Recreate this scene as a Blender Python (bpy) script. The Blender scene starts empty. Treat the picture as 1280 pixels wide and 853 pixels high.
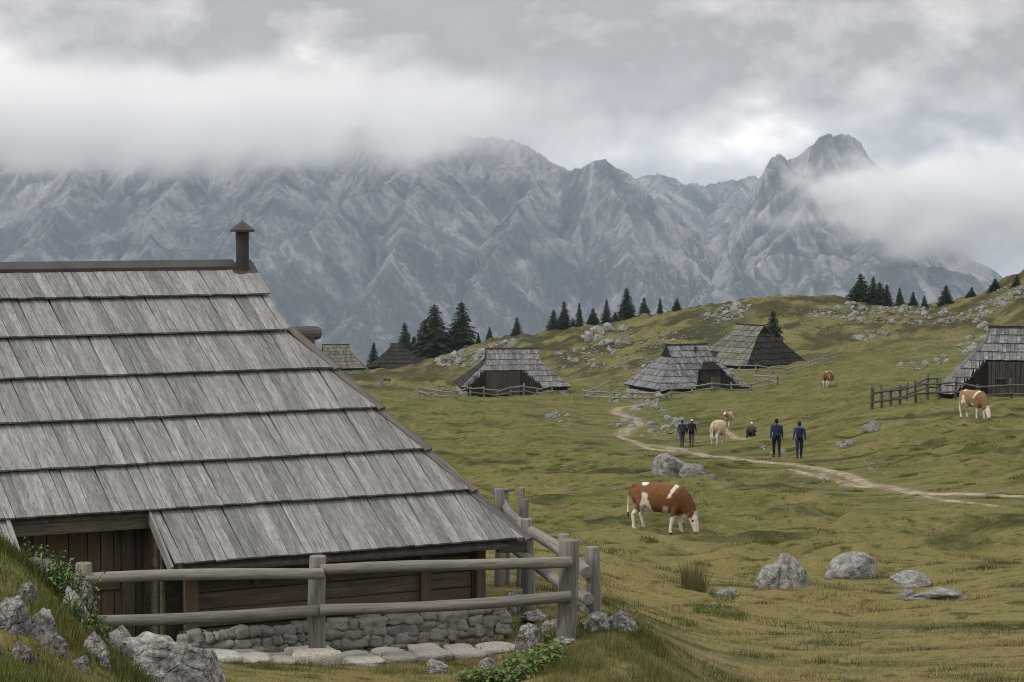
import bpy, math, random
import numpy as np
from mathutils import Vector, Matrix

random.seed(7)
RNG = np.random.default_rng(7)
scene = bpy.context.scene
COL = scene.collection
R = math.radians

# ------------------------------------------------------------------ camera
F, CX, CY, YH = 2900.0, 640.0, 426.5, 258.0      # focal length in px of the 1280 px wide photograph, horizon row
PIT = math.atan((CY - YH) / F)
cam_d = bpy.data.cameras.new('camera')
cam = bpy.data.objects.new('camera', cam_d)
COL.objects.link(cam)
cam_d.sensor_width = 36.0
cam_d.lens = F / 1280 * 36
cam_d.clip_start = 0.1
cam_d.clip_end = 60000
cam.rotation_euler = (R(90) - PIT, 0, 0)
scene.camera = cam

# ------------------------------------------------------------------ world, sun, exposure
SUN_EL, SUN_AZ = R(42), R(238)      # azimuth clockwise from +Y (view direction): behind the camera, to the left
world = bpy.data.worlds.new('World')
scene.world = world
world.use_nodes = True
wn, wl = world.node_tree.nodes, world.node_tree.links
wn.clear()


def wnode(t, **kw):
    n = wn.new(t)
    for k, v in kw.items():
        setattr(n, k, v)
    return n


def wmath(op, a, b=None, c=None, clamp=False):
    n = wn.new('ShaderNodeMath'); n.operation = op; n.use_clamp = clamp
    for i, v in enumerate((a, b, c)):
        if v is None: continue
        if isinstance(v, (int, float)): n.inputs[i].default_value = v
        else: wl.new(v, n.inputs[i])
    return n.outputs[0]


def wramp(fac, stops):
    n = wn.new('ShaderNodeValToRGB')
    cr = n.color_ramp
    while len(cr.elements) < len(stops): cr.elements.new(0.5)
    for e, (p, c) in zip(cr.elements, stops):
        e.position = p
        e.color = (*c, 1) if len(c) == 3 else c
    wl.new(fac, n.inputs[0])
    return n.outputs[0]


tc = wnode('ShaderNodeTexCoord')
sep = wnode('ShaderNodeSeparateXYZ'); wl.new(tc.outputs['Generated'], sep.inputs[0])
sky = wnode('ShaderNodeTexSky', sky_type='NISHITA', sun_disc=False)
sky.sun_elevation = SUN_EL
sky.sun_rotation = SUN_AZ
sky.dust_density = 3.0


def cloud_noise(scale, sx, sz, off, detail, dist=0.0, rough=0.55):
    mp = wnode('ShaderNodeMapping')
    mp.inputs['Scale'].default_value = (sx, sx, sz)
    mp.inputs['Location'].default_value = off
    wl.new(tc.outputs['Generated'], mp.inputs[0])
    n = wnode('ShaderNodeTexNoise')
    n.inputs['Scale'].default_value = scale
    n.inputs['Detail'].default_value = detail
    n.inputs['Roughness'].default_value = rough
    n.inputs['Distortion'].default_value = dist
    wl.new(mp.outputs[0], n.inputs['Vector'])
    return n.outputs[0]


big = cloud_noise(4.2, 1.0, 2.6, (2.69, 16.95, 15.28), 3)
mid = cloud_noise(9.0, 1.0, 1.7, (5.1, 9.91, 8.99), 9, 0.15, 0.56)
fine = cloud_noise(30.0, 1.0, 1.5, (13.03, 15.77, 1.88), 6, 0.3)
dens = wmath('ADD', wmath('MULTIPLY', big, 0.42), wmath('ADD', wmath('MULTIPLY', mid, 0.48), wmath('MULTIPLY', fine, 0.10)))
cl = wramp(dens, [(0.385, (1.85, 1.78, 1.68)), (0.435, (1.22, 1.17, 1.10)), (0.485, (0.71, 0.695, 0.685)), (0.55, (0.385, 0.382, 0.388)), (0.68, (0.50, 0.50, 0.52))])
elev = wmath('MULTIPLY_ADD', wmath('MAXIMUM', sep.outputs[2], 0.0), 1.1, 0.93)   # an overcast sky brightens towards the zenith
ovc = wnode('ShaderNodeVectorMath', operation='SCALE')
wl.new(cl, ovc.inputs[0]); wl.new(wmath('MULTIPLY', elev, 10.0), ovc.inputs['Scale'])
mixs = wnode('ShaderNodeMix', data_type='RGBA')
mixs.inputs[0].default_value = 0.96
wl.new(sky.outputs[0], mixs.inputs[6]); wl.new(ovc.outputs[0], mixs.inputs[7])
below = wmath('GREATER_THAN', sep.outputs[2], -0.06)
mixg = wnode('ShaderNodeMix', data_type='RGBA')
mixg.inputs[6].default_value = (0.9, 0.95, 0.7, 1)
wl.new(below, mixg.inputs[0]); wl.new(mixs.outputs[2], mixg.inputs[7])
bg = wnode('ShaderNodeBackground'); bg.inputs[1].default_value = 0.082
wl.new(mixg.outputs[2], bg.inputs[0])
wo = wnode('ShaderNodeOutputWorld'); wl.new(bg.outputs[0], wo.inputs[0])

sun_d = bpy.data.lights.new('sun', 'SUN')
sun_d.energy = 1.5
sun_d.angle = R(10)
sun_d.color = (1.0, 0.95, 0.87)
sun = bpy.data.objects.new('sun', sun_d)
COL.objects.link(sun)
sd = Vector((math.sin(SUN_AZ) * math.cos(SUN_EL), math.cos(SUN_AZ) * math.cos(SUN_EL), math.sin(SUN_EL)))
sun.rotation_euler = sd.to_track_quat('Z', 'Y').to_euler()
sun.location = sd * 60

vs = scene.view_settings
vs.view_transform = 'Standard'; vs.look = 'None'; vs.exposure = 0.48; vs.gamma = 1.0
vs.use_curve_mapping = False
cy = scene.cycles
cy.use_denoising = True
try:
    cy.denoiser = 'OPENIMAGEDENOISE'
    cy.denoising_input_passes = 'RGB_ALBEDO_NORMAL'
except Exception:
    pass
cy.max_bounces = 6
cy.diffuse_bounces = 3
cy.glossy_bounces = 2
cy.transmission_bounces = 2
cy.volume_bounces = 4
cy.transparent_max_bounces = 8
cy.volume_step_rate = 1.0
cy.volume_max_steps = 128
cy.sample_clamp_indirect = 6.0
cy.filter_width = 1.05

# ------------------------------------------------------------------ pixels and directions
cp, sp = math.cos(PIT), math.sin(PIT)


def pdir(px, py):
    """Direction through a pixel, scaled so that its y component is 1."""
    x, y, z = (px - CX) / F, 1.0, -(py - CY) / F
    d = (x, y * cp + z * sp, -y * sp + z * cp)
    return (d[0] / d[1], 1.0, d[2] / d[1])


def at(px, py, Y):
    d = pdir(px, py)
    return Vector((d[0] * Y, Y, d[2] * Y))


def mpp(Y):      # metres per photograph pixel at distance Y
    return Y / F


# ------------------------------------------------------------------ noise
def _hash(ix, iy, seed):
    h = (ix.astype(np.int64) * 374761393 + iy.astype(np.int64) * 668265263 + seed * 1442695041) & 0xffffffff
    h = ((h ^ (h >> 13)) * 1274126177) & 0xffffffff
    return (h ^ (h >> 16)) & 0xffffffff


def pn(x, y, seed=0):
    x = np.asarray(x, float); y = np.asarray(y, float)
    xi, yi = np.floor(x), np.floor(y)
    xf, yf = x - xi, y - yi
    u = xf * xf * xf * (xf * (xf * 6 - 15) + 10)
    v = yf * yf * yf * (yf * (yf * 6 - 15) + 10)

    def g(ox, oy):
        a = _hash(xi + ox, yi + oy, seed) * (2 * math.pi / 4294967296.0)
        return np.cos(a) * (xf - ox) + np.sin(a) * (yf - oy)
    n0 = g(0, 0) * (1 - u) + g(1, 0) * u
    n1 = g(0, 1) * (1 - u) + g(1, 1) * u
    return (n0 * (1 - v) + n1 * v) * 1.5


def fbm(x, y, octv=4, seed=0, gain=0.5, lac=2.03):
    s, a, t = 0.0, 1.0, 0.0
    for i in range(octv):
        s = s + a * pn(x, y, seed + i * 17)
        t += a
        a *= gain
        x = x * lac + 13.7; y = y * lac - 7.1
    return s / t


def ridged(x, y, octv=4, seed=0, gain=0.55, lac=2.1):
    s, a, t = 0.0, 1.0, 0.0
    for i in range(octv):
        s = s + a * (1 - np.abs(pn(x, y, seed + i * 31)) * 2)
        t += a
        a *= gain
        x = x * lac + 5.2; y = y * lac + 9.3
    return s / t


def sstep(a, b, x):
    t = np.clip((np.asarray(x, float) - a) / (b - a), 0, 1)
    return t * t * (3 - 2 * t)


# ------------------------------------------------------------------ material helpers
class NT:
    def __init__(self, name, rough=0.85, spec=0.2):
        self.m = bpy.data.materials.new(name)
        self.m.use_nodes = True
        self.t = self.m.node_tree
        self.n, self.l = self.t.nodes, self.t.links
        self.b = self.n['Principled BSDF']
        self.b.inputs['Roughness'].default_value = rough
        self.b.inputs['Specular IOR Level'].default_value = spec
        self._tc = None

    def coord(self, kind='Object'):
        if self._tc is None:
            self._tc = self.n.new('ShaderNodeTexCoord')
        return self._tc.outputs[kind]

    def mapping(self, scale=(1, 1, 1), loc=(0, 0, 0), vec=None, rnd=0.0, rot=(0, 0, 0)):
        v = vec if vec is not None else self.coord()
        if rnd:
            oi = self.n.new('ShaderNodeObjectInfo')
            ml = self.n.new('ShaderNodeMath'); ml.operation = 'MULTIPLY'; ml.inputs[1].default_value = rnd
            self.l.new(oi.outputs['Random'], ml.inputs[0])
            ad = self.n.new('ShaderNodeVectorMath'); ad.operation = 'ADD'
            self.l.new(v, ad.inputs[0]); self.l.new(ml.outputs[0], ad.inputs[1])
            v = ad.outputs[0]
        mp = self.n.new('ShaderNodeMapping')
        mp.inputs['Scale'].default_value = scale
        mp.inputs['Location'].default_value = loc
        mp.inputs['Rotation'].default_value = rot
        self.l.new(v, mp.inputs[0])
        return mp.outputs[0]

    def noise(self, vec, scale=1.0, detail=4, rough=0.55, dist=0.0):
        n = self.n.new('ShaderNodeTexNoise')
        n.inputs['Scale'].default_value = scale
        n.inputs['Detail'].default_value = detail
        n.inputs['Roughness'].default_value = rough
        n.inputs['Distortion'].default_value = dist
        self.l.new(vec, n.inputs['Vector'])
        return n.outputs[0]

    def voro(self, vec, scale=1.0, feature='F1', rnd=1.0):
        n = self.n.new('ShaderNodeTexVoronoi')
        n.feature = feature
        n.inputs['Scale'].default_value = scale
        n.inputs['Randomness'].default_value = rnd
        self.l.new(vec, n.inputs['Vector'])
        return n.outputs['Distance']

    def ramp(self, fac, stops, interp='LINEAR'):
        n = self.n.new('ShaderNodeValToRGB')
        cr = n.color_ramp
        cr.interpolation = interp
        while len(cr.elements) < len(stops): cr.elements.new(0.5)
        for e, (p, c) in zip(cr.elements, stops):
            e.position = p
            e.color = (c, c, c, 1) if isinstance(c, (int, float)) else (*c, 1)
        self.l.new(fac, n.inputs[0])
        return n.outputs[0]

    def math(self, op, a, b=0.0, clamp=False):
        n = self.n.new('ShaderNodeMath'); n.operation = op; n.use_clamp = clamp
        for i, v in enumerate((a, b)):
            if isinstance(v, (int, float)): n.inputs[i].default_value = v
            else: self.l.new(v, n.inputs[i])
        return n.outputs[0]

    def mix(self, fac, a, b, mode='MIX'):
        n = self.n.new('ShaderNodeMix'); n.data_type = 'RGBA'; n.blend_type = mode
        for i, v in ((0, fac), (6, a), (7, b)):
            if isinstance(v, (int, float)): n.inputs[i].default_value = v if i == 0 else (v, v, v, 1)
            elif isinstance(v, tuple): n.inputs[i].default_value = (*v, 1)
            else: self.l.new(v, n.inputs[i])
        return n.outputs[2]

    def attr(self, name, out='Fac'):
        n = self.n.new('ShaderNodeAttribute'); n.attribute_name = name
        return n.outputs[out]

    def rand(self):
        return self.n.new('ShaderNodeObjectInfo').outputs['Random']

    def color(self, c):
        if isinstance(c, tuple): self.b.inputs['Base Color'].default_value = (*c, 1)
        else: self.l.new(c, self.b.inputs['Base Color'])
        return self

    def bump(self, h, strength=0.5, dist=0.01, prev=None):
        n = self.n.new('ShaderNodeBump')
        n.inputs['Strength'].default_value = strength
        n.inputs['Distance'].default_value = dist
        self.l.new(h, n.inputs['Height'])
        if prev is not None: self.l.new(prev, n.inputs['Normal'])
        self.l.new(n.outputs[0], self.b.inputs['Normal'])
        return n.outputs[0]


M = {}


def wood(name, dark, light, tone=(0.78, 1.12), grain=70.0, warm=None, knots=True):
    """Weathered timber; the grain runs along local y of each piece."""
    k = NT(name, 0.88, 0.15)
    g = k.noise(k.mapping((grain, 2.2, grain), rnd=53.0), 1.0, 5, 0.62, 0.4)
    g2 = k.noise(k.mapping((grain * 0.25, 0.9, grain * 0.25), rnd=31.0), 1.0, 3)
    blot = k.noise(k.mapping((6, 2.5, 6), rnd=17.0), 1.0, 4, 0.6)
    c = k.ramp(k.math('ADD', k.math('MULTIPLY', g, 0.6), k.math('MULTIPLY', g2, 0.4)), [(0.34, dark), (0.50, tuple((a + b) / 2 for a, b in zip(dark, light))), (0.64, light)])
    c = k.mix(k.ramp(blot, [(0.42, 0.0), (0.68, 0.55)]), c, tuple(x * 0.55 for x in light))
    ck = k.noise(k.mapping((grain * 0.42, 0.55, grain * 0.42), rnd=71.0), 1.0, 2, 0.5, 0.2)
    c = k.mix(k.ramp(ck, [(0.475, 0.0), (0.494, 0.42), (0.506, 0.42), (0.525, 0.0)]), c, tuple(x * 0.7 for x in dark))
    if warm:
        w = k.noise(k.mapping((1.3, 0.5, 2.0), rnd=11.0), 1.0, 3)
        c = k.mix(k.ramp(w, [(0.44, 0.0), (0.62, 0.8)]), c, warm)
    if knots:
        v = k.voro(k.mapping((11, 4.5, 11), rnd=29.0), 1.0)
        c = k.mix(k.ramp(v, [(0.05, 0.75), (0.11, 0.0)]), c, tuple(x * 0.5 for x in dark))
    r = k.ramp(k.rand(), [(0.0, tone[0]), (1.0, tone[1])])
    c = k.mix(1.0, c, r, 'MULTIPLY')
    k.color(c)
    k.bump(g, 0.6, 0.006)
    M[name] = k.m
    return k.m


wood('shingle_wood', (0.078, 0.075, 0.074), (0.290, 0.284, 0.280), (0.74, 1.16))
wood('log_wood', (0.080, 0.072, 0.064), (0.250, 0.234, 0.212), (0.85, 1.1), 60)
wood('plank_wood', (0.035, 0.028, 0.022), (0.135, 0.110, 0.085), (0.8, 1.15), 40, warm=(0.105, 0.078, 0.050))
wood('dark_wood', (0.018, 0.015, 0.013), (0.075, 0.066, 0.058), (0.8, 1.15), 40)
wood('hip_wood', (0.050, 0.046, 0.042), (0.150, 0.140, 0.130), (0.85, 1.1), 50)
wood('beam_wood', (0.045, 0.037, 0.028), (0.145, 0.120, 0.088), (0.9, 1.1), 40)


def simple(name, c, rough=0.7, spec=0.3, var=0.15, scale=8.0, metal=0.0):
    k = NT(name, rough, spec)
    n = k.noise(k.mapping(rnd=20.0), scale, 5)
    k.color(k.mix(k.ramp(n, [(0.35, 0.0), (0.65, 1.0)]), tuple(x * (1 - var) for x in c), tuple(min(1, x * (1 + var)) for x in c)))
    k.b.inputs['Metallic'].default_value = metal
    M[name] = k.m
    return k.m


simple('ridge_metal', (0.030, 0.028, 0.027), 0.55, 0.4, 0.25, 3.0)
simple('chimney_metal', (0.022, 0.018, 0.016), 0.6, 0.4, 0.35, 5.0)


def stone(name, dark, mid, light, scale, bstr=0.7, bdist=0.03, lichen=None):
    k = NT(name, 0.92, 0.1)
    v = k.mapping(rnd=40.0)
    n1 = k.noise(v, scale, 8, 0.62, 0.5)
    n2 = k.noise(k.mapping((1, 1, 1), (5, 3, 1), rnd=25.0), scale * 4.2, 5, 0.65)
    wv = k.n.new('ShaderNodeTexNoise'); wv.inputs['Scale'].default_value = scale * 1.1; wv.inputs['Detail'].default_value = 4.0
    k.l.new(v, wv.inputs['Vector'])
    sc_ = k.n.new('ShaderNodeVectorMath'); sc_.operation = 'SCALE'; sc_.inputs['Scale'].default_value = 0.9 / scale
    k.l.new(wv.outputs['Color'], sc_.inputs[0])
    av = k.n.new('ShaderNodeVectorMath'); av.operation = 'ADD'
    k.l.new(v, av.inputs[0]); k.l.new(sc_.outputs[0], av.inputs[1])
    cr = k.voro(av.outputs[0], scale * 0.8, 'DISTANCE_TO_EDGE')
    c = k.ramp(k.math('ADD', k.math('MULTIPLY', n1, 0.6), k.math('MULTIPLY', n2, 0.4)), [(0.33, dark), (0.47, mid), (0.62, light)])
    c = k.mix(k.ramp(cr, [(0.0, 0.45), (0.035, 0.0)]), c, tuple(x * 0.6 for x in dark))
    if lichen:
        l = k.noise(k.mapping((1, 1, 1), (9, 2, 4), rnd=33.0), scale * 1.3, 6, 0.6)
        c = k.mix(k.ramp(l, [(0.55, 0.0), (0.66, 0.8)]), c, lichen)
    c = k.mix(1.0, c, k.ramp(k.rand(), [(0.0, 0.82), (1.0, 1.1)]), 'MULTIPLY')
    k.color(c)
    h = k.math('ADD', n1, k.math('MULTIPLY', n2, 0.5))
    h = k.math('ADD', h, k.ramp(cr, [(0.0, 0.0), (0.10, 0.3)]))
    k.bump(h, bstr, bdist)
    M[name] = k.m
    return k.m


stone('limestone', (0.060, 0.058, 0.054), (0.17, 0.167, 0.160), (0.32, 0.315, 0.305), 3.0, 0.8, 0.06, (0.075, 0.078, 0.042))
stone('near_limestone', (0.055, 0.05, 0.045), (0.25, 0.238, 0.228), (0.56, 0.545, 0.53), 2.2, 1.0, 0.06, (0.10, 0.10, 0.07))
stone('wall_stone', (0.13, 0.12, 0.105), (0.30, 0.282, 0.255), (0.45, 0.43, 0.40), 6.0, 0.8, 0.02)
stone('kerb_stone', (0.16, 0.145, 0.125), (0.30, 0.28, 0.25), (0.44, 0.415, 0.38), 6.0, 0.7, 0.015)
simple('mortar', (0.045, 0.042, 0.038), 0.95, 0.1, 0.3, 20.0)


# ------------------------------------------------------------------ object helpers
def tag(o, label=None, cat=None, group=None, kind=None):
    if label: o['label'] = label
    if cat: o['category'] = cat
    if group: o['group'] = group
    if kind: o['kind'] = kind
    return o


def link(o, parent=None):
    COL.objects.link(o)
    if parent is not None: o.parent = parent
    return o


def empty(name, loc=(0, 0, 0), rz=0.0, label=None, cat=None, group=None):
    o = bpy.data.objects.new(name, None)
    o.empty_display_size = 0.3
    o.location = loc
    o.rotation_euler = (0, 0, rz)
    link(o)
    return tag(o, label, cat, group)


def mesh(name, verts, faces, mat=None, smooth=False):
    me = bpy.data.meshes.new(name)
    me.from_pydata([tuple(v) for v in verts], [], [tuple(f) for f in faces])
    if mat is not None: me.materials.append(M[mat] if isinstance(mat, str) else mat)
    if smooth: me.shade_smooth()
    me.update()
    return me


def grid_mesh(name, P, mat, smooth=True):
    """P: rows x cols x 3 array."""
    r, c = P.shape[:2]
    me = bpy.data.meshes.new(name)
    idx = np.arange(r * c).reshape(r, c)
    q = np.stack([idx[:-1, :-1], idx[:-1, 1:], idx[1:, 1:], idx[1:, :-1]], -1).reshape(-1, 4)
    me.vertices.add(r * c)
    me.vertices.foreach_set('co', P.reshape(-1).astype(np.float32))
    me.loops.add(q.size)
    me.loops.foreach_set('vertex_index', q.reshape(-1).astype(np.int32))
    me.polygons.add(len(q))
    me.polygons.foreach_set('loop_start', np.arange(0, q.size, 4, dtype=np.int32))
    me.polygons.foreach_set('use_smooth', np.ones(len(q), bool) if smooth else np.zeros(len(q), bool))
    me.update(calc_edges=True)
    me.validate()
    me.materials.append(M[mat] if isinstance(mat, str) else mat)
    return me


def tri_mesh(name, V, T, mat, attrs=None, smooth=False):
    me = bpy.data.meshes.new(name)
    V = np.asarray(V, np.float32); T = np.asarray(T, np.int32)
    me.vertices.add(len(V))
    me.vertices.foreach_set('co', V.reshape(-1))
    me.loops.add(T.size)
    me.loops.foreach_set('vertex_index', T.reshape(-1))
    me.polygons.add(len(T))
    me.polygons.foreach_set('loop_start', np.arange(0, T.size, 3, dtype=np.int32))
    if smooth: me.polygons.foreach_set('use_smooth', np.ones(len(T), bool))
    me.update(calc_edges=True)
    for k, v in (attrs or {}).items():
        a = me.attributes.new(k, 'FLOAT', 'POINT')
        a.data.foreach_set('value', np.asarray(v, np.float32))
    me.materials.append(M[mat] if isinstance(mat, str) else mat)
    return me


def set_attr(me, name, vals):
    a = me.attributes.new(name, 'FLOAT', 'POINT')
    a.data.foreach_set('value', np.asarray(vals, np.float32).reshape(-1))


def obj(name, me, parent=None, mtx=None, label=None, cat=None, group=None, kind=None):
    o = bpy.data.objects.new(name, me)
    link(o, parent)
    if mtx is not None: o.matrix_basis = mtx
    return tag(o, label, cat, group, kind)


class MB:
    """Collects shapes; build() links them as ONE mesh object."""
    def __init__(self):
        self.v, self.f = [], []

    def add(self, vs, fs):
        o = len(self.v)
        self.v += [tuple(v) for v in vs]
        self.f += [tuple(i + o for i in f) for f in fs]
        return self

    def box(self, c, s, mtx=None):
        x, y, z = (k / 2 for k in s)
        vs = [Vector((sx * x, sy * y, sz * z)) for sx in (-1, 1) for sy in (-1, 1) for sz in (-1, 1)]
        if mtx is not None: vs = [mtx @ v for v in vs]
        vs = [v + Vector(c) for v in vs]
        return self.add(vs, [(0, 1, 3, 2), (4, 6, 7, 5), (0, 4, 5, 1), (2, 3, 7, 6), (0, 2, 6, 4), (1, 5, 7, 3)])

    def prism(self, poly, off):
        """Polygon (3D points) extruded by vector off."""
        n = len(poly)
        vs = [Vector(p) for p in poly] + [Vector(p) + Vector(off) for p in poly]
        fs = [tuple(range(n))[::-1], tuple(range(n, 2 * n))] + [(i, (i + 1) % n, n + (i + 1) % n, n + i) for i in range(n)]
        return self.add(vs, fs)

    def tube(self, pts, rad, seg=10, cap=True, flat=1.0):
        pts = [Vector(p) for p in pts]
        rad = rad if isinstance(rad, (list, tuple)) else [rad] * len(pts)
        rings = []
        prev = None
        for i, p in enumerate(pts):
            t = (pts[min(i + 1, len(pts) - 1)] - pts[max(i - 1, 0)]).normalized()
            if prev is None:
                d = (pts[-1] - pts[0]).normalized()
                a = d.cross(Vector((0, 0, 1)))
                if a.length < 0.35: a = Vector((-1, 0, 0))
            else:
                a = prev
            a = a - t * a.dot(t)
            a.normalize(); b = t.cross(a)
            prev = a
            rings.append([p + (a * math.cos(k) + b * math.sin(k) * flat) * rad[i] for k in [2 * math.pi * j / seg for j in range(seg)]])
        vs = [v for r in rings for v in r]
        fs = []
        for i in range(len(pts) - 1):
            for j in range(seg):
                fs.append((i * seg + j, i * seg + (j + 1) % seg, (i + 1) * seg + (j + 1) % seg, (i + 1) * seg + j))
        if cap:
            fs.append(tuple(range(seg))[::-1]); fs.append(tuple((len(pts) - 1) * seg + j for j in range(seg)))
        return self.add(vs, fs)

    def build(self, name, mat, parent=None, smooth=False, mtx=None, **kw):
        me = mesh(name, self.v, self.f, mat, smooth)
        me.update()
        import bmesh
        bm = bmesh.new(); bm.from_mesh(me)
        bmesh.ops.recalc_face_normals(bm, faces=bm.faces)
        bm.to_mesh(me); bm.free()
        return obj(name, me, parent, mtx, **kw)


# ------------------------------------------------------------------ ground
# (px, py, distance): where the pasture, the mounds and the hills lie; the distance comes from what stands there
CTRL = [
    # the knoll under the camera and its rocky shoulder beside the hut
    (0, 694, 11), (45, 708, 11.5), (95, 765, 12), (130, 800, 12.3), (250, 853, 13.5), (-150, 660, 10.5), (-400, 640, 10), (60, 853, 9.0), (-150, 853, 8.5), (200, 900, 9.5), (350, 960, 11),
    (600, 1010, 12), (900, 1040, 13), (1300, 1060, 14),
    # around the near hut
    (20, 840, 22.5), (230, 838, 25.0), (400, 836, 26.8), (560, 830, 27.6), (400, 817, 28.4), (240, 818, 27.4), (640, 806, 29.6), (-200, 840, 23), (560, 811, 29.1),
    (711, 799, 28.0), (762, 788, 28.0), (800, 800, 27.6), (690, 840, 26.3), (800, 853, 26.0), (860, 853, 26.8), (640, 830, 27.5), (560, 870, 25.5), (660, 768, 30.6), (600, 745, 32.5),
    (740, 771, 29.0), (300, 760, 33), (0, 760, 32), (300, 690, 42),
    # open pasture
    (900, 853, 29.6), (1000, 853, 30.2), (1150, 853, 30.2), (1290, 853, 30.0), (830, 790, 35), (760, 740, 41), (990, 733, 47), (1063, 723, 48), (1270, 740, 44), (1150, 745, 45), (850, 700, 53),
    (785, 660, 63), (860, 661, 63), (960, 660, 62), (1150, 660, 60), (1280, 627, 67), (1100, 602, 82), (1000, 573, 98), (970, 574, 98), (900, 600, 84), (845, 592, 86), (700, 640, 74),
    (640, 600, 92), (700, 590, 98), (560, 560, 130), (620, 555, 135), (700, 545, 140), (780, 545, 138), (858, 559, 143), (897, 557, 132), (940, 546, 138), (912, 532, 165), (1000, 545, 128),
    (500, 505, 215), (600, 500, 262), (660, 500, 255), (700, 515, 205), (760, 507, 228), (860, 492, 245), (930, 490, 245), (980, 495, 210), (1035, 485, 196), (640, 488, 300),
    (1080, 545, 108), (1150, 533, 107), (1217, 523, 107), (1290, 519, 106), (1100, 509, 143), (1180, 506, 146), (1290, 501, 148), (1130, 487, 185), (1200, 470, 220),
    (470, 485, 330), (540, 470, 380), (430, 468, 420), (500, 464, 425), (200, 480, 420), (0, 480, 420),
    # the rocky hill behind the huts and the hillside at the right
    (540, 463, 400), (720, 472, 320), (830, 462, 300), (1010, 463, 285), (1080, 462, 270), (565, 440, 470), (640, 424, 472), (700, 420, 465), (780, 405, 455), (860, 391, 445), (950, 373, 435), (1050, 375, 425),
    (1130, 383, 410), (1190, 388, 395), (800, 430, 370), (900, 410, 375), (1000, 405, 370), (1100, 415, 340), (700, 440, 385), (620, 450, 400), (1200, 420, 310), (1280, 430, 290),
    (1225, 368, 390), (1250, 357, 372), (1285, 347, 355), (1350, 320, 340), (1500, 290, 330), (1250, 395, 330), (1500, 400, 260), (1500, 500, 140), (1500, 640, 70), (1500, 560, 100),
]
CW = [(-300, 560, -60), (-120, 560, -58), (0, 600, -62), (60, 560, -52), (120, 600, -55), (250, 600, -45), (-300, 760, -120), (0, 760, -120), (300, 760, -110), (-250, 420, -38), (-180, 300, -30), (-80, 120, -18), (-60, 60, -10),
      (0, 0, -1.75), (2, 4, -1.75), (-3, 4, -1.75), (0, 8, -2.3), (6, 12, -3.6), (-8, 6, -1.5), (-14, 14, -2.0), (10, 10, -3.8)]
SOFT = 5.0


def yeff(Y):
    return np.sqrt(np.asarray(Y, float) ** 2 + SOFT ** 2)


_pts = [tuple(at(*c)) for c in CTRL] + CW
_P = np.array(_pts, float)


def _q(X, Y):
    e = yeff(Y)
    return np.stack([np.asarray(X, float) / e * 3.2, np.log(e)], -1)


_Q = _q(_P[:, 0], _P[:, 1])
_S = _P[:, 2] / yeff(_P[:, 1])


def _tps(d2):
    return 0.5 * d2 * np.log(d2 + 1e-12)


_n = len(_Q)
_K = _tps(((_Q[:, None] - _Q[None]) ** 2).sum(-1)) + np.eye(_n) * 2e-3
_A = np.block([[_K, np.c_[np.ones(_n), _Q]], [np.c_[np.ones(_n), _Q].T, np.zeros((3, 3))]])
_W = np.linalg.solve(_A, np.r_[_S, 0, 0, 0])


def base_h(X, Y):
    X = np.asarray(X, float); Y = np.asarray(Y, float)
    q = _q(X, Y).reshape(-1, 2)
    out = np.empty(len(q))
    for i in range(0, len(q), 40000):
        c = q[i:i + 40000]
        d2 = ((c[:, None] - _Q[None]) ** 2).sum(-1)
        out[i:i + 40000] = _tps(d2) @ _W[:_n] + _W[_n] + c @ _W[_n + 1:]
    return (out.reshape(X.shape)) * yeff(Y)


HUT_E = at(655, 682, 29.5)          # front eave corner of the near hut
HUT_TH = 0.4822
HA = Vector((math.cos(HUT_TH), math.sin(HUT_TH), 0)); HN = Vector((-math.sin(HUT_TH), math.cos(HUT_TH), 0))


def relief(X, Y):
    e = yeff(Y)
    far = sstep(30, 60, Y)
    vfar = sstep(180, 330, Y)
    a = fbm(X / 9, Y / 11, 3, 3) * (0.10 + 0.22 * far + 0.5 * vfar)
    b = fbm(X / 2.6 + 4, Y / 1.9, 3, 11) * (0.035 + 0.21 * far + 0.16 * vfar)
    t = ridged(X / 6.5 + 0.12 * Y, Y / 2.4 + fbm(X / 8, Y / 8, 2, 77) * 1.4, 2, 29)
    c = np.maximum(t - 0.2, 0) * 0.46 * far
    d = fbm(X / 0.55, Y / 0.55, 3, 41) * (0.02 + 0.03 * sstep(30, 9, Y))
    # broken ground on the rocky hill
    g = (np.maximum(ridged(X / 13, Y / 15, 4, 55), 0) ** 1.5 * 1.3 - 0.6) * sstep(285, 350, Y) * sstep(560, 470, Y)
    u = (np.asarray(X) - HUT_E.x) * HA.x + (np.asarray(Y) - HUT_E.y) * HA.y
    v = (np.asarray(X) - HUT_E.x) * HN.x + (np.asarray(Y) - HUT_E.y) * HN.y
    hut = sstep(-0.9, 0.2, v) * sstep(1.2, 0.2, u)
    return (a + b + c + g) * (1 - 0.85 * hut) + d * (1 - 0.6 * hut)


# rows are dense where the picture is dense
rows = np.concatenate([np.linspace(-90, 2, 24)[:-1], np.geomspace(2, 24, 110)[:-1], np.geomspace(24, 600, 600)[:-1], np.linspace(600, 1500, 24)])
us = np.concatenate([np.linspace(-2.6, -0.30, 40)[:-1], np.linspace(-0.30, 0.30, 520), np.linspace(0.30, 2.6, 40)[1:]])
GY = np.repeat(rows[:, None], len(us), 1)
GX = us[None] * np.where(yeff(GY) < 9, 9, yeff(GY))
_ye = np.where(yeff(rows) < 9, 9, yeff(rows))
Yc = np.clip(GY, -60, 760)
GZ = base_h(GX, Yc) - np.maximum(GY - 760, 0) * 0.42
GZ_flat = GZ + fbm(GX / 9, GY / 11, 3, 3) * (0.10 + 0.22 * sstep(30, 60, GY) + 0.5 * sstep(180, 330, GY))
GZ = GZ + relief(GX, GY)


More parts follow.
